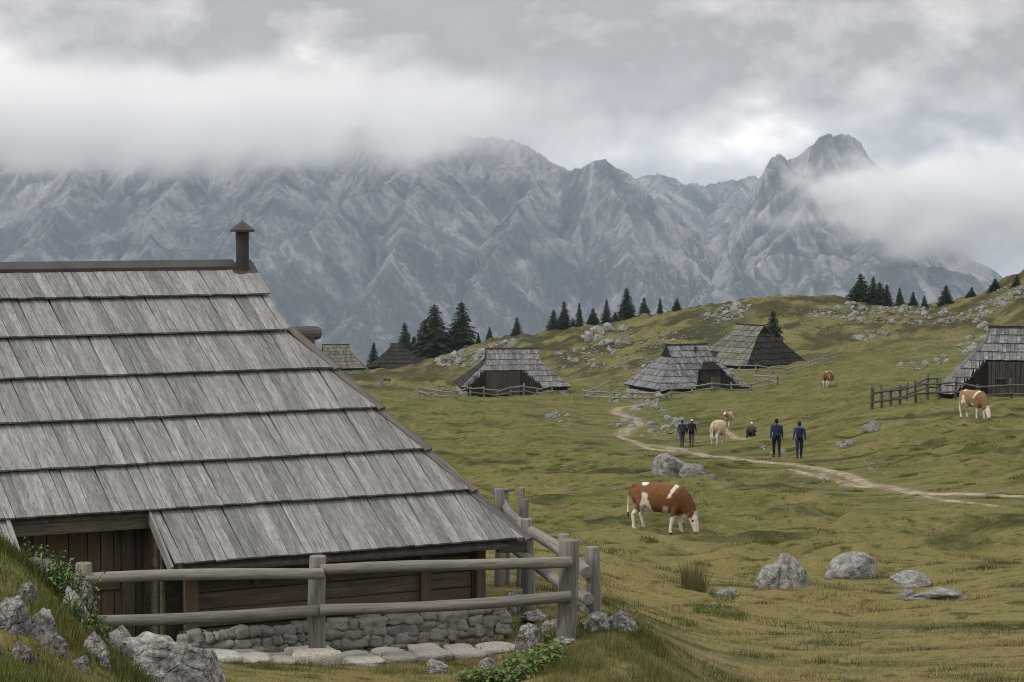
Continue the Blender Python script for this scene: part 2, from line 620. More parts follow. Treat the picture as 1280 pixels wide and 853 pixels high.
def gz(X, Y):
    """Height of the built ground sheet at a point."""
    i = int(np.clip(np.searchsorted(rows, Y) - 1, 0, len(rows) - 2))
    t = (Y - rows[i]) / (rows[i + 1] - rows[i])
    z = []
    for r in (i, i + 1):
        u = X / _ye[r]
        j = int(np.clip(np.searchsorted(us, u) - 1, 0, len(us) - 2))
        s = (u - us[j]) / (us[j + 1] - us[j])
        z.append(GZ[r, j] * (1 - s) + GZ[r, j + 1] * s)
    return z[0] * (1 - t) + z[1] * t


def gza(X, Y):
    X = np.asarray(X, float); Y = np.asarray(Y, float)
    i = np.clip(np.searchsorted(rows, Y) - 1, 0, len(rows) - 2)
    t = (Y - rows[i]) / (rows[i + 1] - rows[i])
    z = []
    for k in (0, 1):
        r = i + k
        u = X / _ye[r]
        j = np.clip(np.searchsorted(us, u) - 1, 0, len(us) - 2)
        s = (u - us[j]) / (us[j + 1] - us[j])
        z.append(GZ[r, j] * (1 - s) + GZ[r, j + 1] * s)
    return z[0] * (1 - t) + z[1] * t


_HY = np.geomspace(5, 620, 2600)


def hit(px, py, y0=5.0, y1=620.0):
    """Where the ray through a pixel meets the ground."""
    d = pdir(px, py)
    ys = _HY[(_HY >= y0) & (_HY <= y1)]
    g = gza(d[0] * ys, ys) - d[2] * ys
    k = np.nonzero(g >= 0)[0]
    Y = float(ys[k[0]]) if len(k) else y1
    return Vector((d[0] * Y, Y, gz(d[0] * Y, Y)))


def ground_at(px, Y):
    x = (px - CX) / F * Y / (cp)   # near enough for a level ray
    return Vector((x, Y, gz(x, Y)))

# the trodden path lies on smoother ground than the tussocky pasture
PATH_LINES = [
    ([(1420, 0, 67.0), (1340, 0, 67.3), (1280, 0, 67.6), (1240, 0, 68.6), (1200, 0, 70.5), (1150, 607), (1100, 602), (1075, 594), (1050, 585), (1020, 578), (985, 573), (955, 572), (915, 567), (880, 563), (850, 558), (820, 555), (795, 549), (778, 543), (772, 537)], 0.55),
    ([(1100, 603), (1070, 601), (1040, 594), (1012, 586), (985, 580)], 0.5),
    ([(1250, 622), (1210, 621), (1180, 618), (1150, 612)], 0.35),
    ([(772, 538), (786, 532), (802, 528), (796, 523), (780, 517), (768, 512), (772, 508), (792, 505), (815, 502)], 0.9),
    ([(800, 551), (835, 553), (862, 557)], 1.0),
    ([(905, 530), (940, 546), (975, 541), (1010, 536), (1050, 531)], 0.4),
    ([(1010, 586), (1020, 589), (1034, 590)], 0.9),
]
PATHS = []
for pts, w0 in PATH_LINES:
    W = [hit(*p) if len(p) == 2 else ground_at(p[0], p[2]) for p in pts]
    P = []
    for a, b in zip(W[:-1], W[1:]):
        m = max(2, int((b - a).length / 0.35))
        for i in range(m): P.append(a.lerp(b, i / m))
    P.append(W[-1])
    A = np.array([(p.x, p.y) for p in P])
    for _ in range(40): A[1:-1] = (A[:-2] + 2 * A[1:-1] + A[2:]) / 4
    PATHS.append((A, w0))
_pd = np.full(GX.shape, 1e9)
for A_, w_ in PATHS:
    lo, hi = A_.min(0) - 6, A_.max(0) + 6
    m_ = (GX > lo[0]) & (GX < hi[0]) & (GY > lo[1]) & (GY < hi[1])
    gx, gy = GX[m_], GY[m_]
    d_ = np.full(gx.shape, 1e9)
    for q in A_[::2]: d_ = np.minimum(d_, np.hypot(gx - q[0], gy - q[1]))
    _pd[m_] = np.minimum(_pd[m_], d_)
_pm = sstep(5.0, 0.8, _pd)
GZ = GZ * (1 - _pm) + GZ_flat * _pm

k = NT('pasture', 0.95, 0.05)
nb = k.noise(k.mapping((0.045, 0.045, 0.045)), 1.0, 4, 0.55, 0.3)
nm = k.noise(k.mapping((0.42, 0.55, 0.42)), 1.0, 5, 0.6, 0.4)
ns = k.noise(k.mapping((2.6, 3.0, 2.6)), 1.0, 5, 0.62)
nf = k.noise(k.mapping((21, 21, 21)), 1.0, 4, 0.7)
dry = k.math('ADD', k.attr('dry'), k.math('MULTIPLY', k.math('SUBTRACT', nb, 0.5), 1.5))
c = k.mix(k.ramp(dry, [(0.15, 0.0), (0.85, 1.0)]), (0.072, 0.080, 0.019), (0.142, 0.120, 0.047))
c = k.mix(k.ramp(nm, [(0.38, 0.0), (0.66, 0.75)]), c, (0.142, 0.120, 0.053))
c = k.mix(k.ramp(k.attr('dark_turf'), [(0.0, 0.0), (1.0, 0.85)]), c, (0.024, 0.029, 0.009))
c = k.mix(k.ramp(k.attr('scrub'), [(0.0, 0.0), (1.0, 0.9)]), c, (0.030, 0.027, 0.012))
c = k.mix(k.ramp(ns, [(0.32, 0.85), (0.47, 0.0)]), c, (0.028, 0.033, 0.010))
c = k.mix(k.ramp(ns, [(0.58, 0.0), (0.74, 0.75)]), c, (0.185, 0.152, 0.080))
c = k.mix(k.ramp(k.attr('soil'), [(0.0, 0.0), (1.0, 1.0)]), c, k.ramp(ns, [(0.35, (0.10, 0.08, 0.05)), (0.65, (0.22, 0.185, 0.135))]))
c = k.mix(1.0, c, k.ramp(nf, [(0.25, 0.6), (0.5, 1.0), (0.75, 1.35)]), 'MULTIPLY')
k.color(c)
h = k.math('ADD', k.math('MULTIPLY', ns, 1.0), k.math('MULTIPLY', nf, 0.25))
k.bump(h, 0.7, 0.12)
M['pasture'] = k.m

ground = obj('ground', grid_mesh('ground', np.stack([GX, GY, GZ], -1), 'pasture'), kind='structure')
tag(ground, 'grassy alpine pasture sloping down from the knoll to the huts')
# patches of darker turf, spread by noise alone
_rel = relief(GX, GY)
_sm = fbm(GX / 9, GY / 11, 3, 3) * 0.3
set_attr(ground.data, 'dark_turf', np.clip(fbm(GX / 5.5 + 3, GY / 3.6, 4, 91, 0.6) * 3.6 - 0.2, 0, 1) * sstep(18, 40, GY) * (1 - 0.5 * sstep(150, 260, GY)))
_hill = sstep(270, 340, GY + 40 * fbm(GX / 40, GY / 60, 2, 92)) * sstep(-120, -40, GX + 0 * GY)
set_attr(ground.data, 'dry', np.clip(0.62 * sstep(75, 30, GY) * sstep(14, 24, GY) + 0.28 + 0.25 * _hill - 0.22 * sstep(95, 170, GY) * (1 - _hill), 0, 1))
set_attr(ground.data, 'scrub', np.clip(fbm(GX / 9, GY / 14, 4, 95, 0.65) * 3.6 + 0.55, 0, 1) * _hill)

# ------------------------------------------------------------------ mountains
def ridge_line(pts, n=36):
    w = [at(*p) for p in pts]
    out = []
    for a, b in zip(w[:-1], w[1:]):
        m = max(2, int((b - a).length / 60))
        for i in range(m): out.append(a.lerp(b, i / m))
    out.append(w[-1])
    return np.array([tuple(p) for p in out])


CRESTS = [
    # (polyline, slope near the crest, slope further down, roughness of the gullies)
    (ridge_line([(-520, 180, 8300), (-250, 182, 8200), (-60, 186, 8100), (60, 190, 8000), (130, 182, 7950), (215, 166, 7900), (330, 160, 7850), (450, 165, 7700), (560, 172, 7500), (640, 182, 7420), (662, 190, 7400), (682, 209, 7360), (706, 221, 7310),
                 (722, 217, 7290), (742, 211, 7270), (766, 207, 7260), (778, 216, 7250), (797, 236, 7240), (826, 268, 7200), (850, 300, 7130), (862, 340, 7000), (866, 372, 6850), (868, 420, 6600)]), 1.05, 0.66, 1.0),
    (ridge_line([(560, 165, 7500), (520, 212, 7180), (470, 242, 6960), (400, 284, 6700), (322, 332, 6430), (250, 375, 6200), (150, 430, 5950)]), 0.95, 0.62, 0.8),
    (ridge_line([(690, 214, 7350), (655, 262, 7020), (622, 322, 6760), (590, 390, 6500), (560, 460, 6250)]), 1.05, 0.75, 1.1),
    (ridge_line([(766, 207, 7260), (772, 260, 7080), (790, 312, 6900), (806, 360, 6720), (826, 410, 6500)]), 1.05, 0.75, 1.1),
    (ridge_line([(520, 212, 7180), (512, 280, 6800), (482, 345, 6500), (440, 420, 6220)]), 1.0, 0.7, 1.0),
    (ridge_line([(60, 178, 8000), (90, 230, 7650), (70, 290, 7350), (20, 350, 7050)]), 0.9, 0.6, 0.9),
    (ridge_line([(215, 150, 7900), (232, 215, 7600), (190, 290, 7250), (170, 350, 7000)]), 0.9, 0.6, 0.9),
    (ridge_line([(330, 140, 7850), (370, 205, 7500), (330, 270, 7200), (290, 320, 6980)]), 0.9, 0.6, 0.9),
    (ridge_line([(-250, 160, 8200), (-180, 260, 7700), (-200, 360, 7200)]), 0.9, 0.6, 0.9),
    # far ridge in the gap
    (ridge_line([(640, 300, 9300), (720, 262, 9250), (770, 236, 9200), (795, 228, 9150), (824, 221, 9150), (842, 226, 9150), (858, 233, 9150), (886, 236, 9200), (912, 229, 9200), (933, 223, 9200), (948, 230, 9250), (1000, 262, 9300), (1100, 300, 9300)]), 0.8, 0.55, 0.7),
    (ridge_line([(824, 221, 9150), (822, 262, 8700), (838, 300, 8300)]), 0.8, 0.5, 0.6),
    (ridge_line([(933, 223, 9200), (915, 268, 8700), (890, 305, 8300)]), 0.8, 0.5, 0.6),
    # the massif at the right of the gap
    (ridge_line([(872, 400, 6500), (890, 372, 6750), (910, 330, 7000), (930, 290, 7180), (946, 252, 7280), (960, 222, 7330), (970, 204, 7350), (982, 196, 7360), (990, 201, 7370), (1006, 190, 7390), (1020, 179, 7400), (1034, 174, 7410), (1050, 178, 7420), (1075, 186, 7440),
                 (1110, 222, 7480), (1150, 290, 7500), (1180, 322, 7480), (1200, 336, 7450), (1213, 346, 7430), (1222, 366, 7400), (1240, 400, 7350), (1300, 430, 7300), (1450, 440, 7300)]), 1.15, 0.72, 1.0),
    (ridge_line([(1034, 174, 7410), (1016, 225, 7150), (1000, 275, 6950), (975, 322, 6750), (925, 352, 6560), (880, 380, 6400)]), 1.05, 0.68, 0.9),
    (ridge_line([(975, 322, 6750), (1040, 326, 6720), (1110, 336, 6740), (1170, 340, 6800), (1213, 348, 6850), (1224, 372, 6850), (1260, 410, 6850)]), 0.8, 0.6, 0.7),
    (ridge_line([(1075, 186, 7440), (1080, 250, 7150), (1090, 320, 6850), (1080, 390, 6500)]), 1.0, 0.7, 0.9),
]


def build_mountains():
    xs = np.arange(-2600, 2601, 5.2)
    ys = np.concatenate([np.arange(5600, 7700, 8.0), np.arange(7700, 9700, 16.0)])
    X, Y = np.meshgrid(xs, ys)
    wx = X + fbm(X / 260, Y / 260, 3, 201) * 70
    wy = Y + fbm(X / 260 + 40, Y / 260, 3, 202) * 70
    best = np.full(X.shape, -1e9); bt = np.zeros(X.shape); bd = np.zeros(X.shape); br = np.ones(X.shape)
    for li, (L, s1, s2, rg) in enumerate(CRESTS):
        seg = np.diff(L[:, :2], axis=0)
        sl = np.hypot(seg[:, 0], seg[:, 1])
        acc = np.r_[0, np.cumsum(sl)]
        lo = L.min(0) - 1500; hi = L.max(0) + 1500
        for i in range(len(seg)):
            a = L[i]
            t = np.clip(((wx - a[0]) * seg[i, 0] + (wy - a[1]) * seg[i, 1]) / (sl[i] ** 2 + 1e-9), 0, 1)
            dx = wx - (a[0] + t * seg[i, 0]); dy = wy - (a[1] + t * seg[i, 1])
            d = np.hypot(dx, dy)
            z = a[2] + t * (L[i + 1, 2] - a[2])
            drop = np.where(d < 130, s1 * 1.4 * d, s1 * 1.4 * 130 + np.where(d < 300, s1 * 0.95 * (d - 130), s1 * 0.95 * 170 + s2 * 0.92 * (d - 300)))
            z = z - drop
            m = z > best
            best = np.where(m, z, best)
            bt = np.where(m, acc[i] + t * sl[i] + li * 977.0, bt)
            bd = np.where(m, d, bd)
            br = np.where(m, rg, br)
    # gullies and ribs that run down the fall line, then crags at every size
    amp = (0.22 + 0.78 * sstep(5, 150, bd)) * br
    wob = fbm(X / 190, Y / 190, 3, 210) * 36
    g1 = ridged((bt + wob * 1.6) / 330, bd / 1600, 2, 211)
    g2 = ridged((bt + wob) / 105, bd / 760, 3, 212)
    g3 = ridged((bt + wob * 0.6) / 36, bd / 300, 2, 213)
    Z = best + amp * (g1 * 95 + g2 * 34 + g3 * 8)
    Z += ridged(X / 150, Y / 150, 4, 214) * 9 * (0.5 + 0.5 * amp) + fbm(X / 26, Y / 26, 3, 215) * 6.0
    # slanting strata: ledges
    st = (Z + 0.35 * X) / 46 + fbm(X / 300, Y / 300, 2, 216) * 1.6
    Z += np.sin(st * 2 * math.pi) * 3.4 * amp
    # scree fans smooth the slopes between the ribs
    pick = fbm(X / 520, Y / 520, 3, 217)
    scree = np.clip(sstep(0.55, -0.1, g1 * 0.7 + g2 * 0.3) * sstep(150, 380, bd), 0, 1) * sstep(-0.12, 0.20, pick + 0.20)
    Zs = best + g1 * 22 - 10
    Z = Z * (1 - 0.8 * scree) + Zs * 0.8 * scree
    floor = -560 + fbm(X / 500, Y / 500, 3, 220) * 40
    Z = np.maximum(Z, floor)
    me = grid_mesh('mountain', np.stack([X, Y, Z], -1), 'mountain_rock')
    veg = np.clip(fbm(X / 150, Y / 150, 5, 230, 0.62) * 2.6 + sstep(20, -300, Z) * 1.1 - 0.40, 0, 1) * (1 - 0.8 * scree)
    set_attr(me, 'chan', np.clip(sstep(0.10, -0.30, g2) * 0.9 + sstep(0.0, -0.35, g3) * 0.35, 0, 1) * sstep(70, 260, bd) * sstep(-0.35, 0.15, fbm(X / 240, Y / 240, 3, 241) + 0.05))
    val = ridge_line([(838, 282, 8300), (856, 325, 7700), (866, 368, 7100), (868, 400, 6600), (868, 440, 6300)])
    dv_ = np.full(X.shape, 1e9)
    for q in val: dv_ = np.minimum(dv_, np.hypot(X - q[0], Y - q[1]))
    scree = np.maximum(scree, sstep(150, 40, dv_ + fbm(X / 90, Y / 90, 3, 251) * 70))
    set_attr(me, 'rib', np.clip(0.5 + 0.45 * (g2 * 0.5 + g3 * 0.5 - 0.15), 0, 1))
    set_attr(me, 'scree', scree)
    set_attr(me, 'veg', veg)
    return me


k = NT('mountain_rock', 0.95, 0.05)
n1 = k.noise(k.mapping((0.010, 0.010, 0.0035)), 1.0, 7, 0.60, 0.25)
n2 = k.noise(k.mapping((0.06, 0.06, 0.018)), 1.0, 5, 0.65, 0.2)
rb_ = k.attr('rib')
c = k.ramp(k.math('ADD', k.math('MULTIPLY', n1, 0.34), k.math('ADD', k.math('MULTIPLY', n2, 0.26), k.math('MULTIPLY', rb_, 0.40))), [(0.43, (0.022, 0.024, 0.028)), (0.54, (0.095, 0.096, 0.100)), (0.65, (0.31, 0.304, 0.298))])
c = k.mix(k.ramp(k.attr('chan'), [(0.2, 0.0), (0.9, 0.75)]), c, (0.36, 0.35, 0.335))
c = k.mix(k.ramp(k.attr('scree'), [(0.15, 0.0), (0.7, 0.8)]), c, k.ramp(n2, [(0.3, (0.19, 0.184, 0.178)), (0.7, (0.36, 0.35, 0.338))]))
vm = k.math('MULTIPLY', k.attr('veg'), k.ramp(n2, [(0.38, 0.0), (0.56, 1.0)]))
c = k.mix(k.ramp(vm, [(0.08, 0.0), (0.42, 0.85)]), c, (0.024, 0.032, 0.022))
k.color(c)
k.bump(k.math('ADD', n1, k.math('MULTIPLY', n2, 0.7)), 1.0, 30.0)
M['mountain_rock'] = k.m
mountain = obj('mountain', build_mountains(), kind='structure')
tag(mountain, 'grey limestone mountain range with gullies and scree behind the pasture')

# valley floor that joins the pasture sheet and the mountains
k = NT('valley_forest', 0.95, 0.05)
n1 = k.noise(k.mapping((0.01, 0.01, 0.01)), 1.0, 6)
k.color(k.ramp(n1, [(0.35, (0.03, 0.045, 0.02)), (0.65, (0.07, 0.085, 0.035))]))
M['valley_forest'] = k.m
vx, vy = np.meshgrid(np.linspace(-9000, 9000, 60), np.linspace(-3000, 14000, 60))
vz = -470 + fbm(vx / 900, vy / 900, 3, 300) * 40 - 120 * sstep(5200, 6000, vy)
valley = obj('valley', grid_mesh('valley', np.stack([vx, vy, vz], -1), 'valley_forest'), kind='structure')
tag(valley, 'wooded valley floor below the mountains')


# ------------------------------------------------------------------ near hut
def roof_uv_plane(ta):
    return HA.cross(HN + Vector((0, 0, ta)))


HTA = 0.695                            # roof pitch (rise over run)
HUT_BASE_Z = -1.42                      # ground below the eave corner, in hut coordinates
HSL = math.hypot(1, HTA)
VR = 5.03                              # run from eave to ridge
UV_, VK = -1.74, 3.70                  # verge of the top courses, where the hip starts
ULEFT = -10.6
hut = empty('shepherd_hut', HUT_E + Vector((0, 0, HUT_BASE_Z)), HUT_TH, 'shepherd hut with a steep grey wooden shingle roof beside the log fence', 'hut', 'shepherd huts on the pasture')
H0 = -HUT_BASE_Z                       # eave height above the hut origin


def rp(u, v, h=0.0):
    """Point of the front roof plane in hut coordinates; h is the offset along the plane's normal."""
    return Vector((u, v - h * HTA / HSL, H0 + v * HTA + h / HSL))


def uh(v):                             # right edge of the front roof plane
    return UV_ if v >= VK else UV_ * v / VK


def clip_poly(poly, fn):
    """Keep the part of a 2D polygon where fn(p) >= 0 (fn linear)."""
    out = []
    for i in range(len(poly)):
        a, b = poly[i], poly[(i + 1) % len(poly)]
        fa, fb = fn(a), fn(b)
        if fa >= 0: out.append(a)
        if (fa >= 0) != (fb >= 0):
            t = fa / (fa - fb)
            out.append((a[0] + t * (b[0] - a[0]), a[1] + t * (b[1] - a[1])))
    return out


# decks under the boards: front, back, two ends
dk = MB()
th = 0.05
front = [rp(ULEFT, 0.86, -0.02), rp(uh(0.86), 0.86, -0.02), rp(UV_, VK, -0.02), rp(UV_, VR, -0.02), rp(ULEFT, VR, -0.02)]
dk.prism(front, -Vector((0, -HTA, 1)) / HSL * th)
dk.prism([rp(-4.68, 0.03, -0.02), rp(-0.05, 0.03, -0.02), rp(uh(0.86), 0.87, -0.02), rp(-4.68, 0.87, -0.02)], -Vector((0, -HTA, 1)) / HSL * th)
zr, zk = H0 + VR * HTA, H0 + VK * HTA
bk = 2 * VR                             # back eave
dk.prism([(ULEFT, bk, H0), (0, bk, H0), (UV_, bk - VK, zk), (UV_, VR, zr), (ULEFT, VR, zr)], (0, 0, -0.06))
dk.prism([(0, 0, H0), (0, bk, H0), (UV_, bk - VK, zk), (UV_, VK, zk)], (-0.03, 0, -0.06))
dk.prism([(UV_ - 0.06, VK, zk), (UV_ - 0.06, bk - VK, zk), (UV_ - 0.06, VR, zr - 0.05)], (-0.05, 0, 0))
roof = dk.build('roof', 'hip_wood', hut)

VB = [0.03, 0.83, 1.53, 2.26, 2.98, 3.68, 4.36, 5.04]    # lower edges of the seven courses, then the ridge
rb = random.Random(3)


def board(u0, u1, vb, vt, hb, ht, lean):
    """One roof board from vb up to vt between u0 and u1, clipped at the hip."""
    k0, k1 = u0 + lean, u1 + lean
    poly = [(u0, vb), (u1, vb), (k1, vt), (k0, vt)]
    if vb >= VK - 0.03:
        poly = clip_poly(poly, lambda p: UV_ - p[0])
    else:
        poly = clip_poly(poly, lambda p: UV_ * p[1] / VK - 0.015 - p[0])
    if len(poly) < 3: return None
    um = (u0 + u1) / 2
    # local frame: x across, y up the slope, z out of the roof
    def loc(p, dz):
        s = (p[1] - vb) / (vt - vb)
        return (p[0] - um, (p[1] - vb) * HSL, (ht - hb) * s + dz)
    t = 0.026
    n = len(poly)
    vs = [loc(p, 0.0) for p in poly] + [loc(p, t) for p in poly]
    fs = [tuple(range(n))[::-1], tuple(range(n, 2 * n))] + [(i, (i + 1) % n, n + (i + 1) % n, n + i) for i in range(n)]
    me = mesh('shingle_board', vs, fs, 'shingle_wood')
    sl = Vector((0, 1, HTA)) / HSL
    nr = Vector((0, -HTA, 1)) / HSL
    mt = Matrix.Identity(4)
    mt.col[0][:3] = (1, 0, 0); mt.col[1][:3] = sl; mt.col[2][:3] = nr
    mt.translation = rp(um, vb, hb)
    return obj('shingle_board', me, roof, mt)


for ci in range(7):
    vb, vt = VB[ci], VB[ci + 1] + (0.10 if ci < 6 else -0.02)
    u = ULEFT if ci else -4.70
    u = max(u, -7.35)
    while u < 0.0:
        w = rb.choice((0.10, 0.115, 0.125, 0.135, 0.145, 0.165))
        jb = rb.uniform(-0.005, 0.005)
        lean = rb.uniform(-0.012, 0.02) - 0.02 * (ci / 6)
        g = rb.uniform(0.003, 0.009)
        board(u + g, u + w, vb + jb, vt, 0.086 + rb.uniform(-0.004, 0.005), 0.006 + rb.uniform(-0.005, 0.006), lean)
        u += w
# the strip of roof that goes on beyond the doorway
for u in (-7.0, -6.86, -6.72, -6.58):
    board(u + 0.005, u + 0.135, 0.40, 0.95, 0.055, 0.006, 0.0)

# boards that cap the hip, one length per course
for ci in range(5):
    v0, v1 = VB[ci] - 0.03, VB[ci + 1] + 0.06
    if v0 > VK: break
    v1 = min(v1, VK + 0.08)
    a, b = rp(uh(v0) + 0.01, v0, 0.065), rp(uh(v1) + 0.01, v1, 0.02)
    d = (b - a); L = d.length; d.normalize()
    nr = Vector((0, -HTA, 1)) / HSL
    x = d.cross(nr).normalized(); z = x.cross(d)
    mt = Matrix.Identity(4)
    mt.col[0][:3] = x; mt.col[1][:3] = d; mt.col[2][:3] = z; mt.translation = a
    m = MB().box((0.055, L / 2, 0.012), (0.12, L, 0.035))
    m.build('hip_board', 'hip_wood', roof, mtx=mt)

# metal ridge cap, chimney
m = MB()
uc = -2.02
m.prism([(ULEFT, VR - 0.16, zr - 0.045), (ULEFT, VR, zr + 0.085), (ULEFT, VR + 0.16, zr - 0.045)], (uc - ULEFT, 0, 0))
m.box(((ULEFT + uc) / 2, VR - 0.165, zr - 0.035), (uc - ULEFT, 0.02, 0.05))
m.build('ridge_cap', 'ridge_metal', roof)
m = MB().prism([(UV_ - 0.12, VR - 0.13, zr - 0.03), (UV_ - 0.16, VR, zr + 0.085), (UV_ - 0.12, VR + 0.13, zr - 0.03)], (0.14, 0, 0))
m.build('ridge_end_cap', 'ridge_metal', roof)
chb = rp(-1.915, 4.93, 0.0)
ch = MB().tube([chb + Vector((0, 0, -0.02)), chb + Vector((0, 0, 0.56))], 0.092, 20)
ch.tube([chb + Vector((0, 0, 0.44)), chb + Vector((0, 0, 0.60))], 0.098, 20)
ch.tube([chb + Vector((0, 0, 0.0)), chb + Vector((0, 0, 0.035))], 0.112, 20)
chim = ch.build('chimney', 'chimney_metal', hut)
cap = MB()
c0 = chb + Vector((0, 0, 0.575))
r1 = 0.185
b4 = [c0 + Vector((math.cos(a) * r1, math.sin(a) * r1, 0)) for a in [2 * math.pi * i / 8 + 0.2 for i in range(8)]]
mid4 = [c0 + Vector((math.cos(a) * r1 * 0.45, math.sin(a) * r1 * 0.45, 0.075)) for a in [2 * math.pi * i / 8 + 0.2 for i in range(8)]]
cap.add(b4 + mid4 + [c0 + Vector((0, 0, 0.125))], [tuple(range(8))[::-1]] + [(i, (i + 1) % 8, 8 + (i + 1) % 8, 8 + i) for i in range(8)] + [(8 + i, 8 + (i + 1) % 8, 16) for i in range(8)])
cap.tube([c0 + Vector((0, 0, -0.028)), c0 + Vector((0, 0, 0.0))], r1, 8)
cap.tube([c0 + Vector((0, 0, 0.11)), c0 + Vector((0, 0, 0.155))], [0.012, 0.002], 6)
cap.build('chimney_cap', 'chimney_metal', chim)
fl = MB().prism([rp(-2.10, 4.80, 0.05), rp(-1.735, 4.80, 0.05), rp(-1.735, 5.02, 0.05), rp(-2.10, 5.02, 0.05)], Vector((0, -HTA, 1)) / HSL * 0.012)
fl.build('flashing', 'chimney_metal', chim)

# log-capped vent that rises from the end slope behind the hip
def hl(p):
    """World point to hut coordinates."""
    d = p - hut.location
    return Vector((d.dot(HA), d.dot(HN), d.z))


v0 = hl(at(385, 420, 33.5))
m = MB().box((v0.x, v0.y, v0.z - 0.55), (0.15, 0.15, 1.1))
m.build('vent_post', 'beam_wood', hut)
mt = Matrix.Translation((v0.x, v0.y, v0.z + 0.04)) @ Matrix.Rotation(R(-90), 4, 'Z')
m = MB().tube([(0, -0.5, 0), (0, -0.46, 0), (0, 0.15, 0), (0, 0.185, 0)], [0.085, 0.1, 0.1, 0.08], 12)
m.build('vent_cap', 'hip_wood', hut, mtx=mt)


# --- stones
def ico(sub=2):
    import bmesh
    bm = bmesh.new()
    bmesh.ops.create_icosphere(bm, subdivisions=sub, radius=1.0)
    V = np.array([tuple(v.co) for v in bm.verts]); T = np.array([[v.index for v in f.verts] for f in bm.faces])
    bm.free()
    return V, T


ICO = {s: ico(s) for s in (2, 3, 4, 5)}


def n3(P, f, seed, octv=3):
    """Rough 3D noise from three 2D sheets."""
    return (fbm(P[:, 0] * f + 3.1 * seed, P[:, 1] * f, octv, seed) + fbm(P[:, 1] * f, P[:, 2] * f - 1.7 * seed, octv, seed + 5) + fbm(P[:, 2] * f + 2.3 * seed, P[:, 0] * f, octv, seed + 9)) * 0.6


def stone_data(seed, p=4.0, rough=0.12, sub=2):
    V, T = ICO[sub]
    V = V / (np.abs(V) ** p).sum(1, keepdims=True) ** (1 / p)
    V = V * (1 + n3(V, 1.1, seed, 3)[:, None] * rough * 2.2)
    return V, T


def rock_data(seed, sub=4, rough=0.34, cuts=7, p=2.6):
    """A weathered boulder: rounded block, a few cleavage cuts, pits and grooves."""
    r = np.random.default_rng(seed)
    V, T = ICO[sub]
    V = V / (np.abs(V) ** p).sum(1, keepdims=True) ** (1 / p)
    V = V * (1 + n3(V, 0.9, seed, 2)[:, None] * rough)
    for i in range(cuts):
        n = r.normal(size=3); n[2] = abs(n[2]) * 0.6; n /= np.linalg.norm(n)
        d = V @ n
        lim = r.uniform(0.55, 0.85)
        over = np.maximum(d - lim, 0)
        V = V - over[:, None] * n * 0.85
    V = V * (1 + n3(V, 2.6, seed + 3, 4)[:, None] * rough * 0.42)
    gro = ridged(V[:, 0] * 2.3 + V[:, 1] * 1.1 + seed, V[:, 2] * 0.7, 3, seed + 7)
    V = V * (1 - np.maximum(gro - 0.35, 0)[:, None] * rough * 0.35)
    return V, T


WST = []
for i in range(12):
    V, T = stone_data(100 + i, 5.5, 0.20, 3)
    WST.append(tri_mesh('stone', V, T, 'wall_stone', smooth=True))

WV = 0.42                             # front wall line
FT = 0.60                             # top of the stone footing
m = MB()
m.box((-2.3, WV + 0.19, FT / 2 - 0.25), (4.3, 0.36, FT + 0.5))
m.box((-0.35, 5.0, FT / 2 - 0.25), (0.36, 9.1, FT + 0.5))
m.box((-7.6, 5.6, FT / 2 - 0.25), (6.0, 8.4, FT + 0.5))
foot = m.build('stone_footing', 'mortar', hut)
rs = random.Random(11)
def lay_stone(u, v, z, w, d, h):
    o = obj('stone', rs.choice(WST), foot)
    o.location = (u, v, z)
    o.rotation_euler = (rs.uniform(-0.2, 0.2), rs.uniform(-0.22, 0.22), rs.uniform(-0.25, 0.25) + rs.choice((0, math.pi)))
    o.scale = (w / 2, d / 2, h / 2)
z = -0.06
for h in (0.13, 0.15, 0.14, 0.13, 0.12):
    u = -4.5
    while u < -0.12:
        w = rs.uniform(0.10, 0.27)
        hh = h * rs.uniform(0.9, 1.2)
        lay_stone(u + w / 2, WV + 0.02 + rs.uniform(-0.02, 0.02), z + h / 2 + rs.uniform(-0.02, 0.02), w * 1.12, 0.22, hh * 1.15)
        u += w
    v = WV + 0.15
    while v < 4:
        w = rs.uniform(0.16, 0.34)
        lay_stone(-0.17 + rs.uniform(-0.02, 0.02), v + w / 2, z + h / 2, 0.2, w * 1.05, h * 1.1)
        v += w
    z += h * 0.97

# --- timber walls
ZT = H0 + WV * HTA - 0.10
m = MB()
m.box((-2.5, WV + 0.25, (FT + ZT) / 2 - 0.3), (4.35, 0.08, ZT - FT + 0.6))
m.box((-0.42, 5.0, (FT + H0) / 2), (0.10, 8.9, H0 - FT))
m.box((-7.6, 2 * VR - 0.6, (FT + H0) / 2), (5.8, 0.1, H0 - FT))
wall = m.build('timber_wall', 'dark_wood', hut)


def plank(name, a, b, w, t, mat, parent, up=Vector((0, 0, 1)), roll=0.0):
    """A board from a to b; w measured along up, t across."""
    a, b, up = Vector(a), Vector(b), Vector(up)
    d = b - a; L = d.length; d.normalize()
    x = d.cross(up).normalized(); z = x.cross(d)
    mt = Matrix.Identity(4)
    mt.col[0][:3] = x; mt.col[1][:3] = d; mt.col[2][:3] = z; mt.translation = a
    return MB().box((0, L / 2, 0), (t, L, w)).build(name, mat, parent, mtx=mt)


